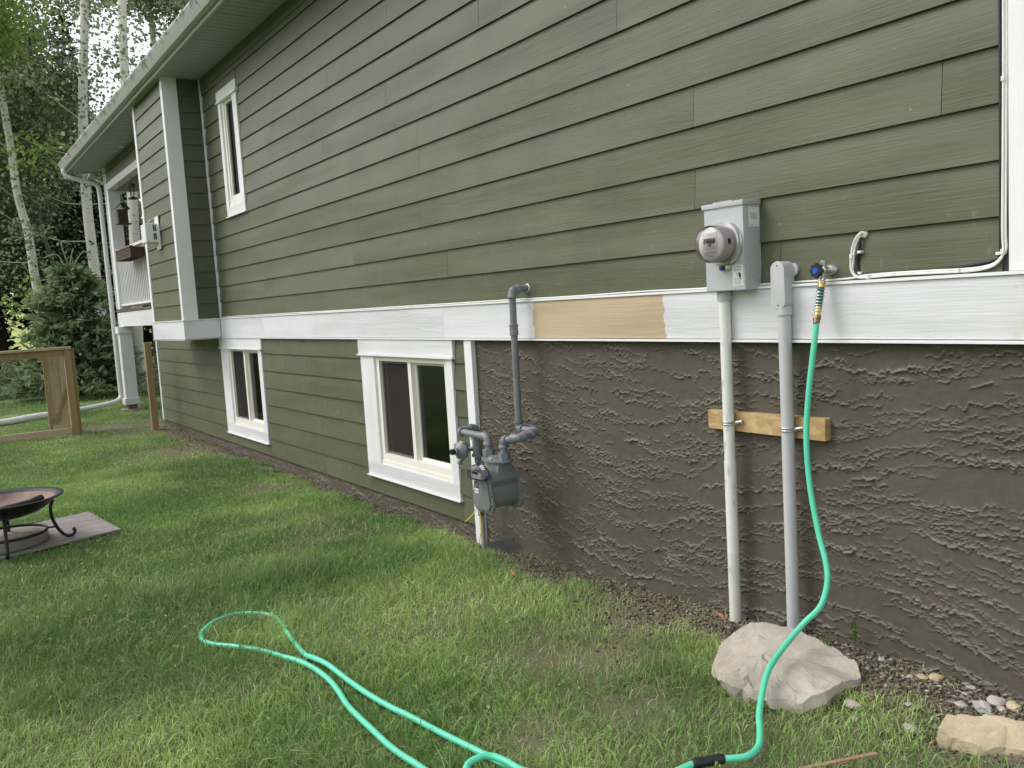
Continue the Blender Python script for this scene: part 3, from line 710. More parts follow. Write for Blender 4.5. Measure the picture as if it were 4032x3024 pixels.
for zz in (2.475, 2.525, 2.575): MB().box(-.235, -.215, 13.72, 14.85, zz, zz+.045).build('front_slat', M_darkw, T)
MB().box(-.214, -.03, 13.72, 13.745, 2.475, 2.62).build('end_board', M_darkw, T); MB().box(-.214, -.03, 14.825, 14.85, 2.475, 2.62).build('end_board', M_darkw, T)
MB().box(-.214, -.05, 13.746, 14.824, 2.475, 2.57).build('soil', M_char, T); MB().box(-.245, -.195, 13.70, 14.87, 2.622, 2.64).build('rim', M_deckw, T)
MB().box(-.05, -.03, 13.746, 14.824, 2.475, 2.62).build('back_board', M_darkw, T)

T = thing('wall_vent_box', (-.5, 11.1, 2.55), 'white slotted box on a bracket fixed to the bump-out wall', 'vent box')
MB().box(-.445, -.432, 10.93, 11.10, 2.36, 2.75).build('bracket_plate', M_flash, T, bev=.003)
MB().box(-.59, -.446, 10.96, 11.20, 2.445, 2.665).build('box', M_flash, T, bev=.008)
for zz in (2.475, 2.575):
    for xx in (-.495, -.475): MB().box(xx-.0065, xx+.0065, 10.955, 10.9595, zz, zz+.075).build('slot', M_print, T)
MB().tube([(-.445, 11.0, 2.74), (-.53, 11.02, 2.70), (-.55, 11.04, 2.667)], .004, 6).build('hook', M_flash, T)

# ------------------------------------------------------------------ electric meter
T = thing('electric_meter', (-.07, 2.49, 1.484), 'grey electric meter box with round glass meter on the olive siding', 'electric meter')
mx0, mx1, my0, my1, mz0, mz1 = -.119, -.014, 2.386, 2.598, 1.499-.015, 1.845
MB().box(mx0, mx1, my0, my1, mz0, mz1).build('enclosure', M_box, T, bev=.003, auto=.5)
MB().box(mx0-.0015, mx0-.0001, my0+.0, my1-.004, mz0+.004, mz1-.012).build('front_cover', M_box, T)
MB().hexa([(mx0-.008, my0-.006, mz1-.014), (mx0-.008, my0-.006, mz1+.006), (mx0-.008, my1+.006, mz1-.014), (mx0-.008, my1+.006, mz1+.006), (mx1, my0-.006, mz1-.014), (mx1, my0-.006, mz1+.012), (mx1, my1+.006, mz1-.014), (mx1, my1+.006, mz1+.012)]).build('rain_hood', M_box, T, bev=.002, auto=.5)
MB().box(mx0-.004, mx0+.05, my0+.055, my1-.055, mz1+.007, mz1+.011).build('hood_tab', M_box, T)
for x_ in (-.098,): MB().box(x_-.0012, x_+.0012, my0-.0016, my0, mz0+.002, mz1-.015).build('side_seam', M_box, T)
ko = MB()
for r_, w_ in ((.021, .0016), (.0145, .0013)):
    V, F = lathe([(r_-w_, 0), (r_-w_, -.0012), (r_+w_, -.0012), (r_+w_, 0)], (-.045, my0-.0002, 1.545), (0, 1, 0), 28); ko.add(V, F)
ko.build('knockout', M_box, T, auto=.5)
my, mz = 2.484, 1.679; ax = (-1, 0, 0); fx = mx0-.0016
lathe_obj('locking_ring', [(.080, 0), (.092, 0), (.094, .006), (.090, .012), (.089, .020), (.085, .024), (.080, .024)], (fx, my, mz), ax, M_alu, T, 48, .5)
lathe_obj('meter_base', [(.078, 0), (.078, .02)], (fx, my, mz), ax, M_boxd, T, 40)
lathe_obj('meter_drum', [(.069, .021), (.069, .084), (.066, .087)], (fx, my, mz), ax, M_drum, T, 48)
V, F = lathe([(.0775, .0245), (.0765, .095), (.073, .104), (.064, .109), (.0, .1095)], (fx, my, mz), ax, 48); MB().add(V, F).build('glass_cover', M_clear, T, auto=.9)
fd = fx-.0875
lathe_obj('dial_face', [(.0655, 0), (.065, .0015)], (fd, my, mz), ax, M_label, T, 40)
MB().box(fd-.005, fd-.0017, my-.038, my+.040, mz-.060, mz+.050).build('name_plate', M_drum, T, bev=.001)
MB().box(fd-.0062, fd-.0051, my-.028, my+.034, mz+.003, mz+.024).build('display', M_lcd, T)
for zz, sz in ((mz+.040, .0085),): text('lettering', 'METER', .009, (fd-.0052, my+.003, mz+.037), (0, -1, 0), (0, 0, 1), M_grayprint, T)
bars = MB()
for i, (zz, a, b) in enumerate([(mz-.012, -.018, .02), (mz-.019, -.026, .026), (mz-.027, -.01, .014), (mz-.034, -.028, .03), (mz-.0375, -.028, .03), (mz-.046, -.014, .016), (mz-.051, -.02, .018)]): bars.box(fd-.0056, fd-.0051, my+a, my+b, zz, zz+.0018)
bars.build('printed_lines', M_grayprint, T)
MB().box(fx-.060, fx-.045, my-.0702, my-.0672, mz-.004, mz+.018).build('side_window', M_print, T)
lathe_obj('reset_knob', [(.004, 0), (.006, .004), (.006, .014), (.002, .016)], (fx-.108, my-.018, mz-.004), ax, M_boxd, T, 12)
MB().tube(spline([(fx-.112, my+.01, mz+.002), (fx-.118, my+.002, mz+.008), (fx-.12, my-.008, mz+.002), (fx-.116, my-.016, mz-.003)], 4), .0012, 6).build('seal_wire', M_alu, T)
MB().box(fx-.012, fx, my-.034, my-.004, mz-.107, mz-.089).build('hasp', M_alu, T, bev=.002); MB().box(fx-.014, fx, my+.004, my+.026, mz-.108, mz-.090).build('hasp', M_boxd, T, bev=.002)
lathe_obj('seal', [(.007, 0), (.007, .006)], (fx-.0142, my+.013, mz-.102), ax, M_seal, T, 16)
lb = MB().box(fx-.0006, fx-.0001, 2.394, 2.450, 1.504, 1.590).build('warning_label', M_label, T)
for zz, s in ((1.581, 'WARNING'), (1.531, 'AVERTISSEMENT')): text('lettering', s, .0072 if len(s) < 9 else .0052, (fx-.0008, 2.418, zz), (0, -1, 0), (0, 0, 1), M_print, lb)
pr = MB()
for zz in (1.581, 1.531): pr.add([(fx-.0009, 2.443, zz-.0035), (fx-.0009, 2.4365, zz-.0035), (fx-.0009, 2.43975, zz+.0035)], [(0, 1, 2)])
for i in range(4): pr.box(fx-.0009, fx-.0007, 2.402+.003*(i % 2), 2.444, 1.573-i*.0032, 1.5742-i*.0032)
for i in range(6): pr.box(fx-.0009, fx-.0007, 2.400+.004*(i % 3), 2.444, 1.524-i*.003, 1.5252-i*.003)
pr.build('printed_lines', M_grayprint, lb)
hd = MB()
hd.tube(spline([(fx-.0008, 2.412, 1.537), (fx-.0008, 2.410, 1.546), (fx-.0008, 2.414, 1.556)], 3), .005, 8).tube(spline([(fx-.0008, 2.432, 1.556), (fx-.0008, 2.424, 1.553), (fx-.0008, 2.427, 1.547), (fx-.0008, 2.418, 1.545)], 3), .0009, 6)
hd.build('hand_symbol', M_print, lb)
lb = MB().box(-.088, -.024, my0-.0009, my0-.0003, 1.742, 1.829).build('maker_label', M_label, T)
pr = MB()
for i, (zz, a, b) in enumerate([(1.824, .004, .06), (1.821, .006, .058), (1.8125, .026, .044), (1.796, .008, .056), (1.7915, .014, .05), (1.787, .012, .052), (1.7825, .02, .044), (1.778, .012, .05), (1.7735, .016, .052), (1.7485, .006, .026)]): pr.box(-.088+a, -.088+b, my0-.0014, my0-.0010, zz, zz+.0018)
pr.build('printed_lines', M_grayprint, lb)

# conduits ---------------------------------------------------------------------------------------
T = thing('white_conduit_pipe', (-.062, 2.552, 0), 'stained white plastic pipe rising to the electric meter box', 'pipe')
MB().cyl((-.062, 2.552, -.05), (-.062, 2.552, .742), .0262, 24).build('lower_pipe', M_pvcw, T, auto=.8)
MB().cyl((-.062, 2.552, .70), (-.062, 2.552, 1.46), .0242, 24).build('upper_pipe', M_pvcw, T, auto=.8)
lathe_obj('collar', [(.030, 0), (.031, .004), (.031, .036), (.028, .040)], (-.062, 2.552, 1.443), (0, 0, 1), M_pvcg, T, 24)
for s, zz, sz in (('SCEPTER', .80, .016), ('SCEPTER 1-1/2 IN', 1.06, .012), ('N 12/15', .64, .013)):
    text('lettering', s, sz, (-.0885, 2.566, zz), (0, .35, -1), (0, -1, -.0), M_grayprint, T)
T = thing('grey_conduit_pipe', (-.064, 2.24, 0), 'light grey plastic conduit with an oval access box at its top', 'pipe')
MB().cyl((-.064, 2.24, -.05), (-.064, 2.24, 1.40), .0258, 24).build('pipe', M_pvcg, T, auto=.8)
# oval access body
def stadium(yc, hw, z0, z1, n=12):
    pts = []
    for i in range(n+1): a = math.pi*i/n; pts.append((yc+hw*math.cos(a), z1-hw+hw*math.sin(a)))
    for i in range(n+1): a = math.pi+math.pi*i/n; pts.append((yc+hw*math.cos(a), z0+hw+hw*math.sin(a)))
    return pts
def prism_x(pts, x0, x1, name, m, parent, bev=0):
    V = [(x0, a, b) for a, b in pts]+[(x1, a, b) for a, b in pts]; n = len(pts)
    mb = MB(); mb.add(V, [(i, (i+1) % n, n+(i+1) % n, n+i) for i in range(n)]+[tuple(range(n)), tuple(range(n, 2*n))])
    return mb.build(name, m, parent, bev=bev, auto=.5)
prism_x(stadium(2.246, .0325, 1.398, 1.589), -.088, -.028, 'access_body', M_pvcg, T, .003)
prism_x(stadium(2.246, .0335, 1.397, 1.590), -.094, -.0885, 'cover_plate', M_pvcg, T, .002)
for zz in (1.572, 1.415): lathe_obj('screw', [(.0035, 0), (.0035, .001)], (-.0942, 2.246, zz), ax, M_boxd, T, 10)
lathe_obj('neck', [(.031, 0), (.031, .035)], (-.064, 2.24, 1.375), (0, 0, 1), M_pvcg, T, 24)
lathe_obj('wall_stub', [(.027, 0), (.027, .03)], (-.030, 2.225, 1.553), (1, 0, 0), M_pvcg, T, 24)
T = thing('wood_mounting_block', (-.02, 2.37, .915), 'short rough tan board behind the two pipes on the stucco', 'wood block')
MB().hexa([(-.036, 2.084, .872), (-.036, 2.084, .961), (-.036, 2.694, .872), (-.036, 2.694, .955), (.02, 2.084, .872), (.02, 2.084, .961), (.02, 2.694, .872), (.02, 2.694, .955)]).build('board', M_block, T, bev=.002)
def strap(y, x, z, r, lab):
    T_ = thing('pipe_strap', (x, y, z), lab, 'pipe strap', 'straps holding the pipes to the wood block'); m = MB()
    for zo in (-.005, .005):
        pts = [(x+r*math.cos(a)*1.0, y+r*math.sin(a), z+zo) for a in [math.pi*.5+math.pi*q/12 for q in range(13)]]
        m.tube([(x+.02, y+r, z+zo)]+pts+[(x+.02, y-r, z+zo)], .0042, 8)
    m.build('band', M_alu, T_, auto=.8)
    MB().tube([(x+.012, y-r+.002, z), (x+.016, y-r-.018, z+.004), (x+.018, y-r-.034, z+.006)], [.009, .009, .010], 10).build('ear', M_alu, T_, auto=.8)
    lathe_obj('nail_head', [(.004, 0), (.003, .002)], (x+.008, y-r-.028, z+.005), ax, M_boxd, T_, 10)
strap(2.552, -.062, .912, .0275, 'metal strap round the white pipe'); strap(2.24, -.064, .912, .0285, 'metal strap round the grey pipe')

# outdoor tap ------------------------------------------------------------------------------------
T = thing('outdoor_tap', (-.02, 2.055, 1.54), 'chrome outdoor tap with black and blue handle beside the grey conduit', 'tap')
pts = [(2.055+.034*math.cos(a)*(.8+.2*abs(math.cos(a))), 1.542+.020*math.sin(a)) for a in [2*math.pi*i/20 for i in range(20)]]
prism_x(pts, -.024, -.018, 'flange', M_alu, T)
lathe_obj('body', [(.016, 0), (.014, .02), (.017, .028), (.017, .05), (.011, .056), (.011, .07)], (-.022, 2.055, 1.541), ax, M_alu, T, 20)
lathe_obj('vacuum_breaker', [(.010, 0), (.012, .01), (.012, .03), (.009, .033)], (-.062, 2.055, 1.548), (0, 0, 1), M_alu, T, 16)
lathe_obj('spout', [(.009, 0), (.010, .02), (.013, .024), (.013, .034)], (-.066, 2.055, 1.535), (-.25, 0, -1), M_alu, T, 16)
m = MB(); V, F = lathe([(.010, 0), (.024, .004), (.026, .012), (.022, .018), (.008, .018)], (-.094, 2.055, 1.541), ax, 24); m.add(V, F)
for i in range(8):
    a = i*math.pi/4; m.tube([(-.097, 2.055+.024*math.cos(a), 1.541+.024*math.sin(a)), (-.110, 2.055+.024*math.cos(a), 1.541+.024*math.sin(a))], .0052, 8)
m.build('handle', M_black, T, auto=.6)
lathe_obj('blue_hub', [(.012, 0), (.010, .003)], (-.1125, 2.055, 1.541), ax, M_blue, T, 16)

# garden hose ------------------------------------------------------------------------------------
T = thing('garden_hose', (-.11, 2.05, 1.34), 'mint green garden hose hanging from the tap and looping over the lawn', 'hose')
top = Vector((-.073, 2.055, 1.500)); p1 = Vector((-.078, 2.055, 1.478)); p2 = Vector((-.098, 2.055, 1.405)); p3 = Vector((-.108, 2.054, 1.372)); p4 = Vector((-.119, 2.052, 1.342))
MB().tube([top, top+(p1-top)*.35, top+(p1-top)*.36, p1], [.0165, .0165, .012, .0125], 16).build('brass_nut', M_brass, T, auto=.5)
MB().tube([p1, p2], .0125, 14).build('sleeve', M_dteal, T, auto=.8)
co = []
for i in range(8*14+1):
    t = i/(8*14); a = i/14*2*math.pi; c = p1.lerp(p2+(p2-p1)*.28, t); co.append(c+Vector((math.cos(a)*.0165, math.sin(a)*.0165, 0)))
MB().tube(co, .0017, 6).build('spring_guard', M_alu, T, auto=1)
MB().tube([p2, p3], .0115, 14).build('brass_stem', M_brass, T, auto=.8)
MB().tube([p3, p3.lerp(p4, .45)], .0165, 6).build('hex_nut', M_bronze, T)
MB().tube([p3.lerp(p4, .45), p4], .0128, 14).build('threaded_collar', M_bronze, T, auto=.8)
A = [p4, (-.12, 2.052, 1.325), (-.13, 2.06, 1.235), (-.145, 2.077, 1.057), (-.155, 2.083, .896), (-.165, 2.065, .719), (-.18, 2.021, .547), (-.2, 1.977, .443), (-.22, 1.959, .371), (-.25, 1.97, .286), (-.29, 2.019, .215), (-.42, 2.015, .155), (-.553, 1.973, .125), (-.648, 1.924, .085), (-.735, 1.866, .06), (-.796, 1.813, .045), (-.866, 1.762, .04), (-.931, 1.745, .04), (-.974, 1.76, .04), (-1.01, 1.784, .04)]
MB().tube(spline(A, 8), .0112, 16).build('hose_tube', M_hose, T, auto=1)
MB().tube(spline([(-1.005, 1.781, .04), (-1.02, 1.788, .041), (-1.06, 1.806, .041), (-1.085, 1.819, .04), (-1.10, 1.826, .039)], 3), [.0135, .0150, .0160, .0165, .0165, .0155, .0150, .0155, .0165, .0165, .0165, .0150, .0130][:13], 16).build('coupling', M_black, T, auto=.8)
LOOP = [(-1.556, 2.282), (-1.589, 2.498), (-1.616, 2.713), (-1.631, 2.83), (-1.651, 2.978), (-1.662, 3.16), (-1.68, 3.304), (-1.702, 3.41), (-1.699, 3.522), (-1.683, 3.699), (-1.661, 3.855), (-1.639, 3.992), (-1.636, 4.105), (-1.664, 4.184), (-1.733, 4.257), (-1.8, 4.279), (-1.879, 4.253), (-1.946, 4.186), (-1.985, 4.113), (-1.988, 4.012), (-1.955, 3.923), (-1.906, 3.835), (-1.824, 3.704), (-1.783, 3.586), (-1.743, 3.472), (-1.722, 3.342), (-1.719, 3.211), (-1.731, 3.091), (-1.749, 2.963), (-1.76, 2.84), (-1.761, 2.715), (-1.767, 2.587), (-1.767, 2.479), (-1.762, 2.374), (-1.75, 2.2), (-1.76, 1.9), (-1.85, 1.5), (-2.1, 1.2)]
def hz(x, y): return float(ground(x, y))+.016+.016*float(sstep(3.7, 2.9, y))
hl = [(-1.095, 1.823, .04), (-1.2, 1.84, .035), (-1.32, 1.9, .035), (-1.45, 2.0, .05), (-1.535, 2.09, .06), (-1.56, 2.167, .07), (-1.582, 2.217, .075), (-1.62, 2.233, .078), (-1.676, 2.219, .072), (-1.72, 2.12, .06), (-1.69, 1.95, .045), (-1.6, 1.87, .04), (-1.51, 1.93, .03), (-1.52, 2.1, .03)]+[(x, y, hz(x, y)+(.022 if (3.25 < y < 3.50 and x > -1.705) else 0)) for x, y in LOOP]
HOSEPTS = [tuple(p) for p in spline(hl, 6)]+[tuple(p) for p in spline(A[11:], 6)]
MB().tube(spline(hl, 8), .0112, 14).build('hose_tube', M_hose, T, auto=1)

# cables -----------------------------------------------------------------------------------------
cb = [(1.915, 1.655), (1.932, 1.652), (1.948, 1.618), (1.956, 1.565), (1.954, 1.533), (1.935, 1.510), (1.9, 1.505), (1.808, 1.507), (1.735, 1.507), (1.631, 1.506), (1.548, 1.505), (1.484, 1.507), (1.438, 1.517), (1.411, 1.541), (1.405, 1.573), (1.407, 1.634), (1.404, 1.9), (1.401, 2.3), (1.405, 2.8), (1.402, 3.4), (1.404, 4.18)]
T = thing('white_cable_pair', (-.03, 1.7, 1.5), 'pair of white cables bending round the lower right siding corner', 'cable')
for o_, xo in ((0, -.034), (.0075, -.030)):
    pts = [(-.012, 1.91, 1.668), (-.028, 1.918, 1.668)]+[(xo, y-o_*(.3+.7*(z > 1.56)), z+o_*(1 if z < 1.56 and y < 1.93 else .0)) for y, z in cb[1:]]
    MB().tube(spline(pts, 6), .0042, 10).build('cable', M_cable, T, auto=1)
for (y, z) in ((1.952, 1.585), (1.885, 1.506), (1.55, 1.508), (1.406, 1.56), (1.402, 2.1), (1.402, 2.45)): MB().box(-.042, -.018, y-.005, y+.005, z-.007, z+.009).build('cable_clip', M_cable, T, bev=.002)
lathe_obj('sealant_blob', [(.020, 0), (.017, .006), (.006, .010)], (-.012, 1.915, 1.668), ax, simple('fuzzy_sealant', (.62, .62, .60), .9, 0, .2, 40, .004, 120), T, 12)
cbb = [(1.922, 1.640), (1.929, 1.599), (1.936, 1.554), (1.925, 1.522), (1.9, 1.518), (1.808, 1.519), (1.63, 1.518), (1.5, 1.525), (1.435, 1.536), (1.420, 1.552), (1.4175, 1.635), (1.416, 2.2), (1.4165, 3.2), (1.415, 4.18)]
T = thing('black_cable', (-.02, 1.7, 1.52), 'black cable running just inside the white cables at the siding corner', 'cable')
MB().tube(spline([(-.012, 1.918, 1.655)]+[(-.024, y, z) for y, z in cbb], 6), .0052, 10).build('cable', M_black, T, auto=1)
for (y, z) in ((1.924, 1.60), (1.924, 1.522), (1.424, 1.556)): MB().box(-.034, -.012, y-.009, y+.006, z-.005, z+.005).build('cable_clip', M_cable, T, bev=.002)
T = thing('thin_white_cable', (-.03, 5, 1.5), 'single thin white cable lying wavy along the top of the white band', 'cable')
cb3 = [(10.11, 1.503), (9.4, 1.506), (8.796, 1.504), (7.9, 1.503), (7.076, 1.502), (6.32, 1.501), (6.25, 1.503), (5.68, 1.5015), (5.067, 1.503), (4.239, 1.5015), (3.584, 1.502), (3.055, 1.503), (2.72, 1.502), (2.2, 1.503), (2.036, 1.504), (1.937, 1.506)]
MB().tube(spline([(-.030+.004*math.sin(i*2.1), y, z+.001*math.sin(i*3)) for i, (y, z) in enumerate(cb3)], 6), .0036, 8).build('cable', M_cable, T, auto=1)

# ------------------------------------------------------------------ gas meter
T = thing('gas_meter', (-.25, 4.1, .6), 'grey gas meter with regulator and clear index window in front of the stucco', 'gas meter')
def pipe(pts, r=.0205, nm='pipe', m=M_gas, par=None, n=16): return MB().tube(pts, r, n).build(nm, m, par or T, auto=.7)
def elbow(p, a, b, r=.0265, nm='elbow'):
    """p corner, a and b unit directions away from the corner"""
    p, a, b = Vector(p), Vector(a).normalized(), Vector(b).normalized(); q = .045; m = MB()
    pts = [p+a*q, p+a*(q-.012)]
    for i in range(7):
        t = i/6; pts.append((p+a*.026)*(1-t)**2+p*2*t*(1-t)+(p+b*.026)*t*t)
    pts += [p+b*(q-.012), p+b*q]
    m.tube(pts, [r+.003, r+.003]+[r-.002]*7+[r+.003, r+.003], 16); return m.build(nm, M_gas, T, auto=.7)
def coupling(p, dr, ln=.045, r=.0285, nm='coupling', m=M_gas):
    p, dr = Vector(p), Vector(dr).normalized()
    return MB().tube([p-dr*ln/2, p-dr*(ln/2-.006), p-dr*(ln/2-.007), p+dr*(ln/2-.007), p+dr*(ln/2-.006), p+dr*ln/2], [r, r, r-.003, r-.003, r, r], 16).build(nm, m, T, auto=.6)
Zw = 1.560
pipe([(-.012, 4.063, Zw+.004), (-.122, 4.068, Zw-.002)]); elbow((-.122, 4.068, Zw-.002), (1, 0, .03), (0, 0, -1))
lathe_obj('wall_collar', [(.026, 0), (.024, .004)], (-.018, 4.063, Zw+.004), ax, M_cable, T, 20)
pipe([(-.122, 4.068, Zw), (-.122, 4.080, .76)]); coupling((-.122, 4.072, 1.33), (0, 0, 1), .06, .0285)
elbow((-.122, 4.080, .757), (0, 0, 1), (0, -1, 0)); pipe([(-.122, 4.08, .757), (-.122, 3.905, .755)])
elbow((-.122, 3.903, .755), (0, 1, 0), (-1, 0, -.15)); pipe([(-.122, 3.903, .755), (-.255, 3.903, .735)])
elbow((-.255, 3.905, .735), (1, 0, .15), (0, 1, -.1)); pipe([(-.255, 3.905, .735), (-.255, 4.05, .712)])
elbow((-.255, 4.052, .712), (0, -1, .1), (0, 0, -1)); pipe([(-.255, 4.052, .712), (-.255, 4.052, .60)])
MB().tube([(-.255, 4.052, .640), (-.255, 4.052, .602)], .036, 6).build('union_nut', M_gas, T)
pipe([(-.255, 4.215, .712), (-.255, 4.215, .60)]); MB().tube([(-.255, 4.215, .640), (-.255, 4.215, .602)], .036, 6).build('union_nut', M_gas, T)
elbow((-.255, 4.215, .712), (0, 0, -1), (0, 1, .02)); pipe([(-.255, 4.215, .712), (-.255, 4.535, .716)])
elbow((-.255, 4.537, .716), (0, -1, 0), (1, 0, 0)); pipe([(-.255, 4.537, .716), (-.12, 4.56, .72)])
elbow((-.12, 4.56, .72), (-1, 0, 0), (0, 0, -1)); pipe([(-.12, 4.56, .72), (-.12, 4.56, .50)])
coupling((-.12, 4.56, .60), (0, 0, 1), .11, .031, 'regulator_body')
MB().tube([(-.12, 4.56, .665), (-.12, 4.56, .645)], .036, 6).build('union_nut', M_gas, T); MB().tube([(-.12, 4.56, .555), (-.12, 4.56, .535)], .036, 6).build('union_nut', M_gas, T)
pipe([(-.12, 4.56, .53), (-.12, 4.56, .30)], .017); coupling((-.12, 4.56, .44), (0, 0, 1), .05, .027, 'shutoff_valve')
MB().box(-.165, -.155, 4.54, 4.56, .42, .47).build('valve_lever', M_gas, T, bev=.002); MB().cyl((-.12, 4.56, .44), (-.16, 4.55, .445), .012, 12).build('valve_stem', M_gas, T)
pipe([(-.12, 4.56, .30), (-.115, 4.56, -.12)], .016, 'riser', simple('worn_riser', (.36, .36, .33), .6, .2, .45, 14)); coupling((-.12, 4.56, .19), (0, 0, 1), .06, .022, 'riser_joint', M_boxd)
# regulator disc facing out and left
rc = Vector((-.215, 4.60, .585)); rd = Vector((-.96, -.22, .02)).normalized()
lathe_obj('regulator', [(.018, -.065), (.024, -.03), (.040, -.022), (.056, -.014), (.060, -.008), (.060, .004), (.052, .010), (.040, .022), (.022, .032), (.018, .045), (.017, .062)], rc, rd, M_gas, T, 32, .5)
lathe_obj('vent_cap', [(.0195, 0), (.0195, .018), (.016, .022)], rc+rd*.062, rd, M_black, T, 16); lathe_obj('regulator_label', [(.0178, 0), (.0178, .022)], rc+rd*.036, rd, M_label, T, 16)
MB().tube([rc-rd*.06, (-.13, 4.565, .585)], .015, 12).build('regulator_neck', M_gas, T)
MB().tube([rc+Vector((0, 0, -.055)), rc+Vector((-.02, 0, -.085))], [.013, .017], 12).build('regulator_vent', M_gas, T, auto=.6)
for i in range(8):
    a = i*math.pi/4+.2; up_ = Vector((0, 0, 1)); s1 = rd.cross(up_).normalized(); s2 = rd.cross(s1); c_ = rc+(s1*math.cos(a)+s2*math.sin(a))*.056
    MB().cyl(c_-rd*.012, c_+rd*.010, .006, 8).build('bolt', M_gas, T)
# meter body
yc = 4.125
def rrect(yc, hw, z0, z1, r, n=6, taper=1.0):
    pts = []
    for (cy, cz, a0) in ((yc+hw*taper-r, z1-r, 0), (yc-hw*taper+r, z1-r, 90), (yc-hw+r, z0+r, 180), (yc+hw-r, z0+r, 270)):
        for i in range(n+1): a = math.radians(a0+90*i/n); pts.append((cy+r*math.cos(a), cz+r*math.sin(a)))
    return pts
prism_x(rrect(yc, .082, .315, .560, .075, 8), -.350, -.180, 'drum', M_gasb, T, .002)
MB().hexa([(-.315, yc-.075, .45), (-.300, yc-.075, .585), (-.315, yc+.075, .45), (-.300, yc+.075, .585), (-.195, yc-.075, .45), (-.205, yc-.075, .585), (-.195, yc+.075, .45), (-.205, yc+.075, .585)]).build('neck_housing', M_gasb, T, bev=.012, auto=.7)
MB().box(-.352, -.178, yc-.0835, yc-.0815, .455, .485).build('paint_band', M_gasd, T)
prism_x(rrect(yc, .105, .300, .515, .055, 8, .80), -.372, -.352, 'front_cover', M_gasb, T, .006)
prism_x(rrect(yc, .090, .318, .500, .045, 8, .80), -.384, -.3725, 'front_cover_dome', M_gasb, T, .007)
prism_x(rrect(yc, .105, .300, .515, .055, 8, .80), -.178, -.158, 'back_cover', M_gasb, T, .006)
tp = [(-.255+.075*math.cos(a), yc+.118*math.sin(a)) for a in [2*math.pi*i/24 for i in range(24)]]
mb = MB(); V = [(x, y, .584) for x, y in tp]+[(x, y, .600) for x, y in tp]; mb.add(V, [(i, (i+1) % 24, 24+(i+1) % 24, 24+i) for i in range(24)]+[tuple(range(24)), tuple(range(24, 48))])
mb.build('top_flange', M_gasb, T, bev=.003, auto=.5)
lathe_obj('top_dome', [(.045, 0), (.040, .012), (.02, .016)], (-.270, yc+.0, .600), (0, 0, 1), M_gasb, T, 24)
for i in range(8):
    a = i*math.pi/4+.35; MB().cyl((-.255+.068*math.cos(a), yc+.110*math.sin(a), .578), (-.255+.068*math.cos(a), yc+.110*math.sin(a), .606), .006, 8).build('bolt', M_gasb, T)
for xx, xo in ((-.374, -1), (-.180, 1)):
    for (dy_, dz_) in ((.074, .49), (-.074, .49), (.094, .41), (-.094, .41), (.072, .325), (-.072, .325), (0, .308), (.098, .36), (-.098, .36)):
        MB().cyl((xx-.006, yc+dy_, dz_), (xx+.026, yc+dy_, dz_), .0052, 8).build('bolt', M_gasb, T)
# index
IX = MB().box(-.455, -.372, 4.035, 4.155, .505, .562).build('index_cover', M_clearp, T, bev=.006)
MB().hexa([(-.435, 4.045, .563), (-.425, 4.055, .585), (-.435, 4.145, .563), (-.425, 4.135, .585), (-.375, 4.045, .563), (-.385, 4.055, .585), (-.375, 4.145, .563), (-.385, 4.135, .585)]).build('index_top', M_clearp, T, bev=.004)
MB().box(-.425, -.376, 4.045, 4.145, .510, .556).build('index_plate', simple('pale_index', (.66, .65, .68), .5), T); MB().box(-.4265, -.4255, 4.075, 4.135, .534, .548).build('counter_window', M_print, T)
lathe_obj('blue_screw', [(.008, 0), (.008, .004)], (-.395, 4.0335, .520), (0, -1, 0), M_blue, T, 14)
NP = MB().box(-.3852, -.3843, yc+.015, yc+.062, .405, .480).build('name_plate', M_print, T)
MB().box(-.3860, -.3853, yc+.018, yc+.059, .409, .438).build('red_panel', M_label, NP); text('lettering', 'GAS', .020, (-.3866, yc+.0385, .423), (0, -1, 0), (0, 0, 1), M_red, NP)
for i in range(3): MB().box(-.3860, -.3853, yc+.024, yc+.054-.006*i, .447+i*.009, .451+i*.009).build('printed_line', M_grayprint, NP)
MB().tube(spline([(-.135, 4.545, .27), (-.17, 4.52, .23), (-.20, 4.55, .17), (-.22, 4.60, .13)], 5), .003, 6).build('tracer_wire', M_yellow, T); MB().tube(spline([(-.138, 4.55, .19), (-.145, 4.53, .10), (-.16, 4.54, .0), (-.17, 4.56, -.06)], 5), .003, 6).build('tracer_wire', M_yellow, T)
MB().hexa([(-.150, 4.46, -.10), (-.150, 4.46, .005), (-.144, 4.465, -.10), (-.144, 4.465, .005), (-.035, 4.33, -.06), (-.035, 4.33, .045), (-.030, 4.335, -.06), (-.030, 4.335, .045)]).build('footing_plate', simple('dark_plate', (.075, .082, .085), .5), T)

# ------------------------------------------------------------------ fence frame, post, distant rail fence
T = thing('wood_wire_fence', (-2.2, 13.22, 0), 'brown wooden fence frame strung with horizontal wires', 'fence')
for y_, w2 in ((13.18, .045), (13.275, .045)): pass
MB().box(-1.325, -1.235, 13.18, 13.27, -.05, 1.195).build('post', M_ftv, T, bev=.004); MB().box(-1.233, -1.195, 13.20, 13.29, -.05, 1.205).build('post', M_ftv, T, bev=.004)
MB().box(-3.9, -1.23, 13.155, 13.295, 1.198, 1.232).build('cap_rail', M_fth, T, bev=.004); MB().box(-3.9, -1.327, 13.20, 13.24, 1.105, 1.196).build('top_rail', M_ftv, T, bev=.003)
MB().box(-3.9, -1.327, 13.19, 13.23, .03, .115).build('bottom_rail', M_fth, T, bev=.003); MB().box(-3.99, -3.90, 13.18, 13.27, -.05, 1.195).build('post', M_ftv, T, bev=.004)
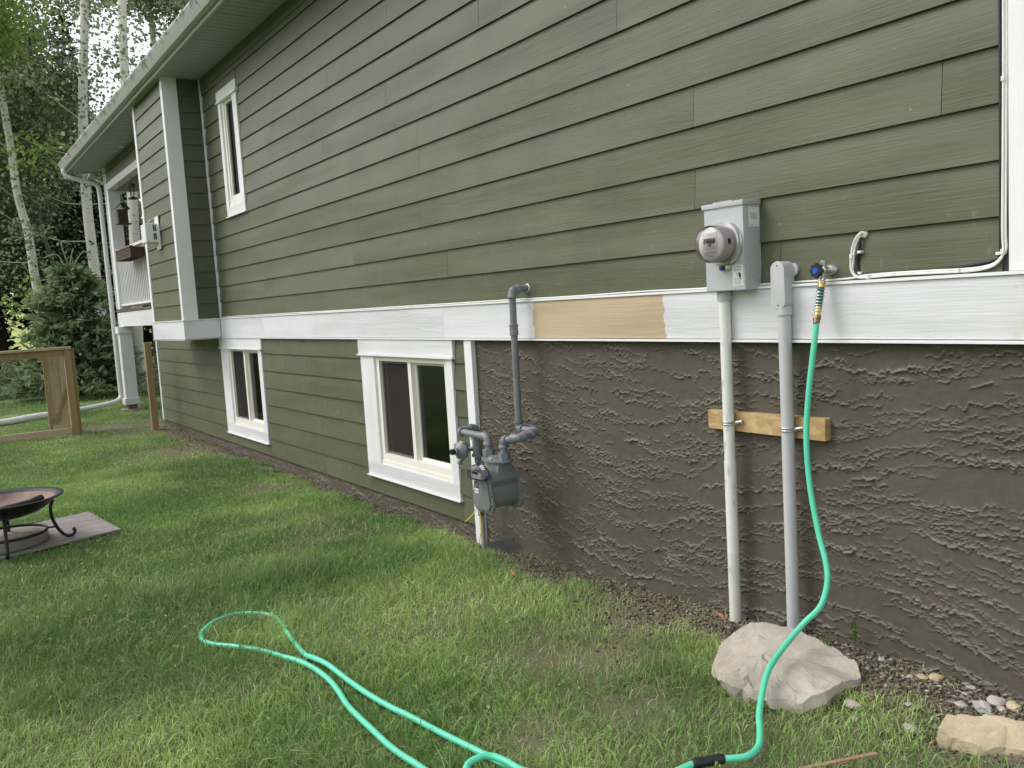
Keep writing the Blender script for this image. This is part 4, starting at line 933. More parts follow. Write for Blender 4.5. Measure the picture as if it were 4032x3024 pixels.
for i, zz in enumerate((1.05, .955, .865, .765, .665, .565, .465, .37, .275, .183)): MB().tube([(-3.9, 13.21, zz+.006*math.sin(i*2)), (-2.6, 13.21, zz-.004), (-1.33, 13.21, zz+.004)], .0016, 5).build('wire', M_green_wire, T)
T = thing('board_gate_panel', (-1.37, 13.7, 0), 'upright plank gate panel with dark diagonal brace behind the wire fence', 'gate')
xx = -1.50
for i in range(4): MB().box(xx+.003, xx+.073, 13.70+.002*(i % 2), 13.718+.002*(i % 2), .11, 1.10).build('plank', M_fpale, T, bev=.002); xx += .075
MB().box(-1.545, -1.502, 13.66, 13.70, .05, 1.12).build('stile', M_ftv, T, bev=.003); MB().box(-1.50, -1.20, 13.655, 13.697, .05, .125).build('bottom_board', M_fpale, T, bev=.003)
MB().hexa([(-1.49, 13.665, .13), (-1.26, 13.665, .72), (-1.49, 13.697, .13), (-1.26, 13.697, .72), (-1.45, 13.665, .13), (-1.235, 13.665, .68), (-1.45, 13.697, .13), (-1.235, 13.697, .68)]).build('brace', M_ftv, T)
T = thing('fence_post', (-.31, 12.86, 0), 'lone brown wooden post standing by the house corner', 'post')
MB().box(-.355, -.268, 12.82, 12.905, -.05, 1.212).build('post', M_ftv, T, bev=.004); MB().box(-.358, -.265, 12.817, 12.908, 1.2125, 1.216).build('end_grain', M_fth, T)
T = thing('rail_fence', (0, 23, 0), 'dark low rail fence at the edge of the woods', 'fence')
for zz in (.72,): MB().box(-9, 7, 23.0, 23.04, zz, zz+.09).build('rail', M_sfence, T)
MB().box(-9, 7, 23.0, 23.04, .33, .41).build('rail', M_sfence, T)
for i in range(8): 
    px = -8.3+i*2.0 if i != 5 else 1.68
    MB().box(px-.05, px+.05, 22.9, 22.998, -.05, .86).build('post', M_ftv, T)

# ------------------------------------------------------------------ fire pit on its board
T = thing('plywood_sheet', (-2.5, 6.9, 0), 'weathered grey plywood sheet lying on the grass under the fire pit', 'board')
a0 = Vector((-1.88, 6.65, 0)); a1 = Vector((-1.962, 7.50, 0)); dl = Vector((-.965, -.262, 0)).normalized()*1.3
bb = a0+dl; bc = a1+dl
MB().hexa([tuple(p+Vector((0, 0, q))) for p in (a0, a1, bb, bc) for q in (.020, .033)]).build('sheet', M_grey_w, T, bev=.002)
T = thing('round_paving_stone', (-2.66, 6.83, .033), 'round sandy paving slab lying on the plywood beneath the fire pit', 'paving stone')
lathe_obj('slab', [(.33, 0), (.345, .008), (.345, .036), (.335, .042), (.0, .043)], (-2.66, 6.85, .034), (0, 0, 1), M_slab, T, 40)
T = thing('fire_pit', (-2.57, 6.70, .034), 'black iron fire pit bowl with rusty inside on curled legs', 'fire pit')
FC = Vector((-2.575, 6.715, 0))
B_ = lathe_obj('bowl', [(.0, .235), (.12, .242), (.22, .27), (.29, .315), (.322, .352), (.365, .362), (.368, .369), (.360, .372), (.318, .363), (.285, .327), (.215, .282), (.12, .254), (.0, .247)], FC, (0, 0, 1), M_iron, T, 48, .8)
V, F = lathe([(.0, .2475), (.12, .2545), (.215, .2825), (.285, .3275), (.314, .3585)], FC, (0, 0, 1), 48); MB().add(V, F).build('rusty_lining', M_rust, T, smooth=True)
rg = [FC+Vector((.24*math.cos(a), .24*math.sin(a), .125)) for a in [2*math.pi*i/40 for i in range(41)]]
MB().tube(rg, .010, 8).build('support_ring', M_iron, T, auto=.9)
for i, a in enumerate((-5, 85, 175, 265)):
    e = Vector((math.cos(math.radians(a)), math.sin(math.radians(a)), 0))
    pf = [(.295, .315), (.275, .27), (.275, .20), (.30, .12), (.335, .065), (.365, .046), (.395, .052), (.408, .075), (.398, .095)]
    MB().tube(spline([FC+e*r+Vector((0, 0, z)) for r, z in pf], 4), .011, 8).build('leg', M_iron, T, auto=.9)
    MB().tube([FC+e*.24+Vector((0, 0, .125)), FC+e*.298+Vector((0, 0, .125))], .006, 6).build('ring_tie', M_iron, T)
LG = thing('charred_log', (-2.5, 6.6, .29), 'burnt black log lying inside the fire pit bowl', 'log')
MB().tube(spline([(-2.80, 6.58, .30), (-2.6, 6.63, .30), (-2.42, 6.70, .315), (-2.34, 6.74, .335)], 4), [.03, .034, .03, .033, .03, .034, .031, .03, .026, .03, .028, .026, .022], 9).build('log', M_char, LG, auto=1)
ab = MB()
for i in range(26):
    x, y = -2.62+random.uniform(-.2, .2), 6.66+random.uniform(-.12, .1); s = random.uniform(.006, .018); rr_ = math.hypot(x+2.575, y-6.715); z = .256+max(0, rr_-.12)*.3
    ab.hexa([(x+random.uniform(-.3, .3)*s+a*s, y+b*s, z+c*s*.6) for a in (-1, 1) for b in (-1, 1) for c in (0, 1)])
tag(ab.build('ash', M_ash, None), 'white ash crumbs in the fire pit bowl', 'ash', kind='stuff')

# ------------------------------------------------------------------ rocks
def rock_mat(name, c1, c2):
    m = mat(name, c1, .9, spec=.2); v = coords(m); n = noise(m, v, 7, 10, .75); n2 = noise(m, v, 40, 5, .7)
    c = mix(m, ramp(m, n, [(.35, (0,)*3), (.65, (1,)*3)]), c1, c2); c = mix(m, ramp(m, n2, [(.62, (0,)*3), (.72, (.5,)*3)]), c, (.55, .52, .48)); L(m, c, bsdf(m).inputs['Base Color'])
    bump(m, mathn(m, 'ADD', n, mathn(m, 'MULTIPLY', n2, .5)), .011, 1); return m
M_rock = rock_mat('pinkish_limestone', (.39, .345, .285), (.54, .485, .42)); M_rock2 = rock_mat('yellow_sandstone', (.48, .39, .25), (.60, .50, .35))
M_peb = simple('pale_pebble', (.42, .385, .36), .85, 0, .2, 9, .002, 60)
def slab_rock(name, outline, basez, m, label, seed, under=.03, cut=.04, cat='rock'):
    """outline: (x, y, top z) of the upper rim; the sides fall in and down to the soil"""
    P = [Vector(p) for p in outline]; c = sum(P, Vector())/len(P); bm = bmesh.new(); R = random.Random(seed)
    topv = [bm.verts.new(p) for p in P]; cx = bm.verts.new((c.x+.015, c.y+.085*(seed == 3), c.z+.014))
    mid = [bm.verts.new(p.lerp(Vector((c.x, c.y, p.z)), -.03)+Vector((0, 0, -.035))) for p in P]
    bot = [bm.verts.new(Vector((p.x+(c.x-p.x)*.10, p.y+(c.y-p.y)*.10, basez))) for p in P]
    n = len(P)
    for i in range(n):
        j = (i+1) % n; bm.faces.new((topv[i], topv[j], cx)); bm.faces.new((topv[j], topv[i], mid[i], mid[j])); bm.faces.new((mid[j], mid[i], bot[i], bot[j]))
    bm.faces.new(list(reversed(bot)))
    bmesh.ops.recalc_face_normals(bm, faces=bm.faces)
    bmesh.ops.triangulate(bm, faces=bm.faces)
    bmesh.ops.subdivide_edges(bm, edges=bm.edges, cuts=6, use_grid_fill=True, smooth=.0)
    for v in bm.verts:
        k = float(fbm(v.co.x*16+seed, v.co.y*16+v.co.z*9, seed, 3))-.5; k2 = float(fbm(v.co.x*50+seed, v.co.y*50+v.co.z*30, seed+4, 2))-.5
        v.co += Vector((k*.022+k2*.007, (float(fbm(v.co.y*16, v.co.z*16+v.co.x*9, seed+9, 3))-.5)*.012, k*.034+k2*.010))
    me = bpy.data.meshes.new(name); bm.to_mesh(me); bm.free(); me.materials.append(m)
    me.polygons.foreach_set('use_smooth', [True]*len(me.polygons)); me.set_sharp_from_angle(angle=.30)
    o = bpy.data.objects.new(name, me); link(o, None); return tag(o, label, cat)
slab_rock('rock', [(-.30, 2.26, .165), (-.22, 2.12, .150), (-.20, 1.97, .115), (-.20, 1.865, .095), (-.225, 1.82, .055), (-.36, 1.81, .085), (-.47, 1.80, .075), (-.545, 1.835, .055), (-.595, 1.92, .055), (-.605, 1.97, .065), (-.62, 2.04, .085), (-.64, 2.10, .085), (-.56, 2.23, .07), (-.47, 2.28, .10), (-.38, 2.27, .14)], -.02, M_rock, 'large pinkish flat rock with the green hose draped over it', 3)
slab_rock('rock', [(-.34, 1.44, .085), (-.22, 1.28, .095), (-.12, 1.16, .09), (-.19, 1.10, .07), (-.27, 1.20, .055), (-.31, 1.27, .04), (-.375, 1.325, .035), (-.39, 1.37, .045), (-.415, 1.43, .07)], -.02, M_rock2, 'yellowish sandstone rock at the lower right by the wall', 8)
PEB = [(-.391, 1.743, .026), (.0-.05, 1.637, .02), (-.119, 1.438, .028), (-.066, 1.415, .026), (-.057, 1.367, .02), (-.209, 1.455, .017), (-.46, 1.692, .014), (-.388, 1.537, .022), (-.152, 1.491, .018), (-.04, 1.857, .014), (-.035, 1.52, .014), (-.09, 1.714, .012), (-.07, 1.677, .015), (-.155, 1.40, .016), (-.09, 1.39, .014), (-.25, 1.62, .012)]
PLAB = ['grey-white pebble in the grass between the two rocks', 'round tan pebble against the foot of the stucco', 'largest white pebble behind the yellowish rock', 'white pebble touching the right side of the largest white one', 'cream pebble nearest the right picture edge', 'small pinkish pebble at the left tip of the yellowish rock', 'flat chip just below the grey-white pebble', 'dull brown stone half sunk left of the yellowish rock', 'pale stone above the yellowish rock tip', 'white mortar crumb right of the weed near the wall', 'white chip on the soil below the stucco edge', 'small tan stone left of the round tan pebble', 'brownish stone touching the soil left of the round tan pebble', 'pale stone wedged just behind the yellowish rock', 'small pink stone behind the yellowish rock', 'lone small stone in thin grass between the rocks']
for i, ((x, y, s), lb_) in enumerate(zip(PEB, PLAB)):
    bm = bmesh.new(); bmesh.ops.create_icosphere(bm, subdivisions=2, radius=1)
    for v in bm.verts:
        k = 1+(float(fbm(v.co.x*1.7+i*5, v.co.y*1.7+v.co.z*1.6, 40+i, 3))-.5)*1.3; v.co = Vector((v.co.x*s*k, v.co.y*s*1.25*k, v.co.z*s*.62*k))
    me = bpy.data.meshes.new('pebble'); bm.to_mesh(me); bm.free(); me.materials.append(M_rock2 if i in (1, 4, 5, 12) else M_peb); me.polygons.foreach_set('use_smooth', [True]*len(me.polygons)); me.set_sharp_from_angle(angle=.5)
    o = bpy.data.objects.new('pebble', me); link(o, None); o.location = (x, y, float(ground(x, y))+s*.35); o.rotation_euler = (0, 0, i*1.3); tag(o, lb_, 'pebble', 'pebbles on the soil by the wall')
# stick
T = thing('wood_stick', (-.73, 1.54, .03), 'flat brown wooden stick at the bottom edge of the lawn', 'stick')
MB().hexa([(-.86, 1.602, .025), (-.86, 1.602, .031), (-.86, 1.616, .025), (-.86, 1.616, .031), (-.625, 1.498, .032), (-.625, 1.498, .039), (-.622, 1.512, .032), (-.622, 1.512, .039)]).build('stick', wood('stick_wood', (.30, .18, .11), (.40, .26, .17), sc=(.15, 1, 1)), T, bev=.001)
# fallen leaves
M_dleaf = simple('dry_leaf', (.42, .19, .10), .7, 0, .2, 30); M_dleaf2 = simple('pale_dead_leaf', (.42, .38, .28), .7, 0, .2, 30)
def dead_leaf(x, y, s, rz, m, label, group=None):
    V = [(0, -1, 0), (.55, -.5, .12), (.7, .1, .2), (.4, .7, .1), (0, 1, 0), (-.4, .7, .12), (-.65, .1, .22), (-.5, -.5, .1), (0, 0, -.03)]
    me = bpy.data.meshes.new('fallen_leaf'); me.from_pydata([(a*s, b*s, c*s) for a, b, c in V], [], [(i, (i+1) % 8, 8) for i in range(8)]); me.materials.append(m)
    o = bpy.data.objects.new('fallen_leaf', me); link(o, None); o.location = (x, y, float(ground(x, y))+.035); o.rotation_euler = (.3, .2, rz); tag(o, label, 'leaf', group)
LV = [(-.415, 3.81, .03, 0, M_dleaf, 'orange dead leaf lying farther back of a close pair on the lawn'), (-.44, 3.75, .026, 1, M_dleaf, 'orange dead leaf in front of a close pair on the lawn'), (-1.051, 2.707, .017, 2, M_dleaf, 'small red-brown leaf in the middle of the front lawn'), (-.882, 4.144, .022, .5, M_dleaf2, 'pale curled leaf on the lawn right of the hose loop'), (-.922, 4.067, .022, 2.5, M_dleaf2, 'pale folded leaf just below another right of the hose loop'), (-.12, 2.60, .03, .2, M_dleaf, 'reddish leaf at the foot of the white pipe'), (-.16, 2.50, .032, 1.4, M_dleaf, 'pinkish leaf between the white pipe and the large rock'), (-.15, 2.44, .022, 2.2, M_dleaf, 'small pink leaf touching the top of the large rock')]
for q in LV: dead_leaf(*q)

# ------------------------------------------------------------------ grass, litter, gravel
def frustum_ok(x, y, marg=1.15):
    px = x-CAM.x; py = y-CAM.y; z_ = -1.5
    dep = px*d.x+py*d.y+z_*d.z; u = (px*rr.x+py*rr.y+z_*rr.z)/dep; v = (px*uu.x+py*uu.y+z_*uu.z)/dep
    return (dep > .2) & (np.abs(u) < .594*marg) & (v > -.446*marg-.05)
def seg_dist(x, y, pts, step=3):
    P = np.array([(p[0], p[1]) for p in pts[::step]]); out = np.full(len(x), 9.)
    for i in range(0, len(x), 20000):
        dx_ = x[i:i+20000, None]-P[None, :, 0]; dy_ = y[i:i+20000, None]-P[None, :, 1]; out[i:i+20000] = np.sqrt((dx_**2+dy_**2).min(1))
    return out
def blades(n, y0, y1, x0, x1, ln, wd, segs, seed, near=False, tuft=0):
    R = np.random.default_rng(seed); x = R.uniform(x0, x1, n); y = R.uniform(y0, y1, n)
    ok = frustum_ok(x, y) & (x < -.015+99*(y > 13.7)); 
    b = bare(x, y); ok &= R.random(n) > np.clip(b*1.0, 0, .86)
    # clumps and thin spots
    cl = fbm(x*6, y*6, 51, 3); ok &= R.random(n) < (.35+1.1*cl if not tuft else sstep(.50, .68, fbm(x*4.5, y*4.5, 57, 3)))
    # keep off the plywood, rocks and legs
    ok &= ~((x < -1.90-.09*(y-6.65)) & (x > -3.2) & (y > 6.65+(x+1.88)*.27) & (y < 7.50+(x+1.96)*.27))
    ok &= ~((((x+.41)/.20)**2+((y-2.03)/.215)**2 < 1)) & ~((((x+.28)/.10)**2+((y-1.27)/.15)**2 < 1))
    x = x[ok]; y = y[ok]; b = b[ok]; n = len(x)
    if near:
        hd_ = seg_dist(x, y, HOSEPTS); keep = (hd_ > .016); x, y, b, hd_ = x[keep], y[keep], b[keep], hd_[keep]; n = len(x)
    z = ground(x, y)-.004
    tall = fbm(x*1.9+3, y*1.9, 61, 3)
    l = R.uniform(.5, 1.15, n)*ln*(.55+.95*tall)*(1-.45*b)
    if near: l *= np.where(hd_ < .05, np.interp(y, [2.8, 3.8], [.62, .95]), 1)
    # lean follows trampled swirls
    th = fbm(x*2.3, y*2.3, 71, 3)*9+R.normal(0, 1.9, n); lean = np.clip(R.normal(.8+.35*tuft, .42, n)+.5*(fbm(x*3, y*3, 81, 2)-.5), .1, 1.5)
    dx_, dy_ = np.cos(th), np.sin(th); sx, sy = -dy_, dx_
    ww = wd*R.uniform(.6, 1.25, n)*(1-.3*b)
    # face the blade roughly sideways so that it keeps some width from any side
    tw = R.uniform(0, math.pi, n); sx, sy = np.cos(tw), np.sin(tw)
    rings = []; ts = [0, .5, 1] if segs == 2 else [0, 1]
    for t in ts:
        ho = np.sin(lean*t)*l*t; ve = np.cos(lean*t)*l*t
        px, py, pz = x+dx_*ho, y+dy_*ho, z+np.maximum(ve, .004)
        if t < 1: hw = ww*.5*(1-.25*t); rings += [np.stack([px-sx*hw, py-sy*hw, pz], 1), np.stack([px+sx*hw, py+sy*hw, pz], 1)]
        else: rings.append(np.stack([px, py, pz], 1))
    k = len(rings); V = np.stack(rings, 1).reshape(-1, 3); o = np.arange(n)*k
    F = np.concatenate([np.stack([o, o+1, o+3], 1), np.stack([o, o+3, o+2], 1), np.stack([o+2, o+3, o+4], 1)]) if segs == 2 else np.stack([o, o+1, o+2], 1)
    base = np.array([.170, .305, .085]); yel = np.array([.48, .61, .22]); straw = np.array([.46, .42, .26]); dk = np.array([.085, .17, .05])
    t1 = np.clip(fbm(x*1.1+1, y*1.1, 91, 4)*2.6-.95+R.normal(0, .2, n)+.30*sstep(-1.3, -2.6, x)*sstep(8.5, 5, y), 0, 1)[:, None]  # yellower at the near left, sun patches painted into the blade colour
    c = base*(1-t1)+yel*t1
    t2 = (sstep(.55, .3, fbm(x*1.3, y*1.3+4, 95, 3))*.6)[:, None]; c = c*(1-t2)+dk*t2
    st = (R.random(n) < .06+.45*b+.10*(fbm(x*2, y*2, 97, 2) > .55))[:, None]; c = np.where(st, straw*R.uniform(.6, 1.2, (n, 1)), c*R.uniform(.7, 1.35, (n, 1)))
    col = np.repeat(np.concatenate([c, np.ones((n, 1))], 1)[:, None], k, 1)
    sh_ = np.ones(k); col[..., :3] *= sh_[None, :, None]
    return V, F, col.reshape(-1, 4)
def lawn_patch(*a, **kw):
    V, F, c = blades(*a, **kw); o = mesh_np('grass', V, F, M_grass, None, False, c); return o
tag(lawn_patch(185000, 1.2, 5.2, -3.6, 0, .080, .0037, 2, 1, near=True), 'tangled green grass blades on the near lawn round the hose', 'grass', kind='stuff')
tag(lawn_patch(42000, 1.2, 5.6, -3.6, 0, .125, .0042, 2, 7, near=True, tuft=1), 'longer flattened grass tufts lying over the near lawn', 'grass', kind='stuff')
tag(lawn_patch(240000, 5.2, 9.5, -4.2, 0, .056, .0052, 2, 2), 'mown lawn grass between the fire pit and the windows', 'grass', kind='stuff')
tag(lawn_patch(260000, 9.5, 19, -5, 2.5, .050, .009, 1, 3), 'farther lawn grass beyond the fence and post', 'grass', kind='stuff')
tag(lawn_patch(170000, 19, 38, -7, 8, .09, .020, 1, 4), 'rough grass at the edge of the woods', 'grass', kind='stuff')
# gravel, crumbs and leaf litter on the bare strip
def litter(n, seed, rub=False):
    R = np.random.default_rng(seed); x = -np.abs(R.normal(0, .28, n))-.01; y = 1.2+R.beta(1, 2.2, n)*13.5
    if rub: x = -np.abs(R.normal(0, .20, n))-.01; y = 1.2+R.beta(1, 1.8, n)*1.5
    p = bare(x, y); ok = (R.random(n) < p*1.1) & frustum_ok(x, y); x, y = x[ok], y[ok]; n = len(x)
    s = R.uniform(.002, .0080, n)*(1+y*.03); z = ground(x, y)
    if rub: s = R.uniform(.004, .0125, n)
    th = R.uniform(0, 6.28, n); st = R.uniform(.6, 2.4, n)
    base = np.array([(1, 0, 0), (-1, 0, 0), (0, 1, 0), (0, -1, 0), (0, 0, 1), (0, 0, -1)], float)
    V = base[None]*s[:, None, None]; V[..., 0] *= st[:, None]; V[..., 2] *= R.uniform(.25, .7, n)[:, None]; V += R.normal(0, .18, V.shape)*s[:, None, None]
    c, s_ = np.cos(th)[:, None], np.sin(th)[:, None]; vx = V[..., 0]*c-V[..., 1]*s_; vy = V[..., 0]*s_+V[..., 1]*c
    V = np.stack([vx+x[:, None], vy+y[:, None], V[..., 2]+z[:, None]+.004], 2).reshape(-1, 3)
    f = np.array([(0, 2, 4), (2, 1, 4), (1, 3, 4), (3, 0, 4), (2, 0, 5), (1, 2, 5), (3, 1, 5), (0, 3, 5)]); F = (f[None]+(np.arange(n)*6)[:, None, None]).reshape(-1, 3)
    pal = np.array([(.10, .08, .06), (.19, .155, .12), (.30, .25, .195), (.46, .42, .37), (.30, .20, .14), (.14, .17, .08)]); c = pal[R.choice(6, n, p=[.3, .25, .2, .09, .06, .10] if not rub else [.12, .26, .34, .18, .08, .02])]*R.uniform(.7, 1.2, (n, 1))
    return V, F, np.repeat(np.concatenate([c, np.ones((n, 1))], 1)[:, None], 6, 1).reshape(-1, 4)
V, F, c = litter(13000, 5); tag(mesh_np('soil_litter', V, F, M_grass, None, False, c), 'soil crumbs, grit and leaf bits along the wall foot', 'gravel', kind='stuff')
V, F, c = litter(1100, 8, True); tag(mesh_np('rubble', V, F, M_grass, None, False, c), 'pale mortar rubble and stone chips on the near soil by the wall', 'rubble', kind='stuff')
def leaf_cloud(cen, size, up=.3, R=rng, asp=.55):
    n = len(cen); s = size*R.uniform(.6, 1.3, n)
    a = R.normal(0, 1, (n, 3)); a[:, 2] *= up+.4; a /= np.linalg.norm(a, axis=1)[:, None]; b = R.normal(0, 1, (n, 3)); b -= (b*a).sum(1)[:, None]*a; b /= np.linalg.norm(b, axis=1)[:, None]
    a *= s[:, None]*.5; b *= s[:, None]*.5*asp
    V = np.stack([cen-a, cen-b*1.0, cen+a, cen+b], 1).reshape(-1, 3); o = np.arange(n)*4
    return V, np.stack([o, o+1, o+2, o+3], 1)
def clover(n, seed):
    R = np.random.default_rng(seed); x = R.uniform(-4, -.15, n); y = 1.3+R.random(n)**.75*12; ok = frustum_ok(x, y) & (fbm(x*1.7, y*1.7, 31, 3) > .42) & (bare(x, y) < .5)
    ok &= ~((x < -1.90-.09*(y-6.65)) & (x > -3.2) & (y > 6.65+(x+1.88)*.27) & (y < 7.50+(x+1.96)*.27)) & (seg_dist(x, y, HOSEPTS) > .04)
    x, y = x[ok], y[ok]; k = 3; P = np.repeat(np.stack([x, y, ground(x, y)+R.uniform(.02, .05, len(x))], 1), k, 0)+R.normal(0, .007, (len(x)*k, 3))*np.array([1, 1, .3])
    V, F = leaf_cloud(P, .014, 2.5, R, .9); return tag(mesh_np('clover', V, F, M_clover, None), 'small pale clover and weed leaves scattered through the lawn', 'clover', kind='stuff')
clover(5200, 12)
def weed(x, y, h, n, label, seed):
    T_ = thing('weed', (x, y, float(ground(x, y))), label, 'weed'); R = np.random.default_rng(seed); z0 = float(ground(x, y))
    st = spline([(x, y, z0-.01), (x+.004, y+.004, z0+h*.5), (x-.004, y+.012, z0+h)], 4); MB().tube(st, .0018, 5).build('stem', M_weed, T_)
    P = np.array([tuple(st[int(R.integers(3, len(st)))]) for _ in range(n)])+R.normal(0, .011, (n, 3)); V, F = leaf_cloud(P, .024, .8, R); mesh_np('leaves', V, F, M_weed, T_)
weed(-.045, 1.965, .12, 26, 'tall thin weed against the stucco right of the large rock', 1); weed(-.62, 1.94, .04, 20, 'low clover sprig at the left foot of the large rock', 2); weed(-.09, 2.06, .06, 16, 'dry little weed just behind the large rock', 5)

# ------------------------------------------------------------------ trees
def aspen(name, path, r0_, crown, nleaf, label, m_leaf=M_leafA, lsize=.085, bark=M_bark, seed=0, group='aspens behind the house', branches=8, spread=1):
    R = np.random.default_rng(seed); b = path[0]; T_ = thing(name, tuple(b), label, 'tree', group)
    pts = spline(path, 6); n = len(pts); MB().tube(pts, [r0_*(1-.35*i/(n-1)) for i in range(n)], 12).build('trunk', bark, T_, auto=1)
    (cx, cy, cz, rx_, ry_, rz_) = crown; cen = []
    for i in range(branches):
        t = R.uniform(.35, .97); p = pts[int(t*(n-1))]; a = R.uniform(0, 6.28); ln = R.uniform(.8, 2.0)*spread; q = p+Vector((math.cos(a)*ln, math.sin(a)*ln, R.uniform(.1, .9)*ln))
        mdl = p.lerp(q, .5)+Vector((0, 0, -.1)); rb = .016*(1.2-t); MB().tube(spline([p, mdl, q], 4), [rb*(1-.8*j/8) for j in range(9)], 6).build('branch', bark, T_, auto=1); cen.append(q)
    ncl = max(14, nleaf//110); C_ = []
    while len(C_) < ncl:
        v = R.uniform(-1, 1, 3)
        if (v**2).sum() < 1: C_.append((cx+v[0]*rx_, cy+v[1]*ry_, cz+v[2]*rz_))
    C_ = np.array(C_+[tuple(q) for q in cen]); k = R.integers(0, len(C_), nleaf); sc = R.uniform(.25, .62, len(C_))
    nleaf = int(nleaf*2.1); k = R.integers(0, len(C_), nleaf)
    P = C_[k]+R.normal(0, 1, (nleaf, 3))*sc[k][:, None]*np.array([1, 1, .6]); V, F = leaf_cloud(P, lsize*1.08, .6, R, .8); mesh_np('crown', V, F, m_leaf, T_)
    return T_
def conifer(x, y, h, w_, z0, nb, label, m, seed, name='spruce_tree', bark=M_dbark, fsz=.07, dens=30, group=None, tr=.09, droop=.25, pw=.85, tips=None):
    R = np.random.default_rng(seed); g0 = float(ground(x, y)); T_ = thing(name, (x, y, g0), label, 'tree', group)
    MB().tube([(x, y, g0-.1), (x, y, g0+h*.5), (x, y, g0+h)], [tr, tr*.6, .012], 10).build('trunk', bark, T_, auto=1)
    P = []; D = []; TP = []; br_ = MB()
    for i in range(nb):
        t = (i/nb)**.9; z = z0+(h-z0)*t; a = i*2.399+R.normal(0, .2); ln = w_*(1-t)**pw*R.uniform(.72, 1.18)+.04
        nseg = max(3, int(ln*dens)); s = np.sqrt(R.random(nseg)); up = .25*(t > .6)
        px = x+np.cos(a)*ln*s; py = y+np.sin(a)*ln*s; pz = g0+z-droop*ln*s**1.5+.10*ln*s+up*ln*s
        sw = R.normal(0, .16, nseg)*ln*(s*.9+.15); px += -np.sin(a)*sw; py += np.cos(a)*sw; pz += R.normal(0, .03, nseg)-np.abs(sw)*.25
        P.append(np.stack([px, py, pz], 1)); TP.append(s > .84); dd_ = np.stack([np.cos(a)+R.normal(0, .5, nseg), np.sin(a)+R.normal(0, .5, nseg), R.normal(.0, .35, nseg)], 1); D.append(dd_)
        br_.tube([(x, y, g0+z), (x+math.cos(a)*ln*.9, y+math.sin(a)*ln*.9, g0+z-droop*ln*.8+.09*ln)], [.012, .004], 4, False)
    P = np.concatenate(P); D = np.concatenate(D); TP = np.concatenate(TP); D /= np.linalg.norm(D, axis=1)[:, None]; n = len(P)
    # each twig: a bundle of three crossing slender faces
    VV = []; 
    for q in range(3):
        e = R.normal(0, 1, (n, 3)); e -= (e*D).sum(1)[:, None]*D; e /= np.linalg.norm(e, axis=1)[:, None]
        L_ = fsz*R.uniform(.7, 1.4, n)[:, None]; dq = D+R.normal(0, .35, (n, 3))
        VV.append(np.stack([P-D*L_*.2, P+dq*L_*.5+e*L_*.20, P+dq*L_, P+dq*L_*.5-e*L_*.20], 1))
    for nm_, sel, mm in ((('crown', ~TP, m), ('new_growth', TP, tips)) if tips else (('crown', TP | True, m),)):
        V = np.concatenate([v[sel] for v in VV]).reshape(-1, 3); o = np.arange(len(V)//4)*4; mesh_np(nm_, V, np.stack([o, o+1, o+2, o+3], 1), mm, T_)
    br_.build('branches', bark, T_)['kind'] = 'stuff'; return T_
# young spruce by the fence with curly leaders
SP = conifer(-.22, 20.1, 2.75, 1.15, .25, 105, 'young bushy green spruce behind the downspout and fence', M_needle, 3, 'young_spruce', fsz=.12, dens=70, tr=.05, pw=.55, droop=.12, tips=M_tips)
sh3 = MB()
for (a, b, c) in [((-.22, 20.1, 2.6), (-.15, 20.05, 2.95), (-.10, 20.0, 3.12)), ((-.25, 20.1, 2.6), (-.40, 20.05, 2.98), (-.68, 20.0, 2.92)), ((-.2, 20.1, 2.7), (-.32, 20.0, 3.2), (-.22, 19.95, 3.22)), ((-.15, 20.1, 2.7), (.05, 20, 3.02), (.22, 20, 3.0)), ((-.22, 20.1, 2.4), (-.55, 20, 2.72), (-.68, 20, 2.62)), ((-.2, 20.1, 2.3), (.3, 20, 2.45), (.6, 20, 2.25))]:
    sh3.tube(spline([a, b, c], 5), [.016, .015, .015, .014, .014, .013, .013, .012, .012, .010, .008], 6, False)
sh3.build('leader_shoots', M_shoot, SP, auto=1)
def gz(x, y): return float(ground(x, y))-.1
aspen('aspen_tree', [(.85, 23, gz(.85, 23)), (.78, 23, 1.5), (.74, 23, 2.7), (.72, 23, 4.4), (.80, 23, 6.0), (.92, 23, 7.3), (1.13, 23, 9.2), (1.3, 23, 12.5)], .135, (.4, 25.2, 11.0, 1.5, 1.4, 2.2), 4200, 'white barked aspen with black knots rising behind the gutter end', seed=1, branches=10)
aspen('aspen_tree', [(.93, 20, gz(.93, 20)), (.96, 20, 1.2), (1.07, 20, 2.4), (1.12, 20, 3.6), (1.2, 20, 5.5), (1.26, 20, 7.2), (1.34, 20, 8.3), (1.5, 20, 10.5)], .125, (3.3, 21.0, 9.9, 1.2, 1.2, 1.4), 3200, 'white aspen trunk seen through the porch opening', seed=2, branches=7)
aspen('aspen_tree', [(-.40, 24, gz(-.4, 24)), (-.37, 24, 1.37), (-.41, 24, 2.06), (-.46, 24, 2.96), (-.49, 24, 3.85), (-.62, 24, 4.74), (-.66, 24, 6.04), (-.72, 24, 7.1), (-.9, 24, 10)], .115, (-1.5, 25.4, 7.6, 1.4, 1.3, 2.7), 7000, 'leaning mottled aspen left of the young spruce', seed=3, branches=9)
aspen('aspen_tree', [(.30, 25.5, gz(.3, 25.5)), (.2, 25.5, 2.8), (-.02, 25.5, 4.2), (.05, 25.5, 6), (.2, 25.5, 9)], .06, (.1, 25.5, 6.6, 1.3, 1.3, 2.4), 7500, 'thin grey aspen between the two white ones', bark=M_gbark, seed=4, branches=9)
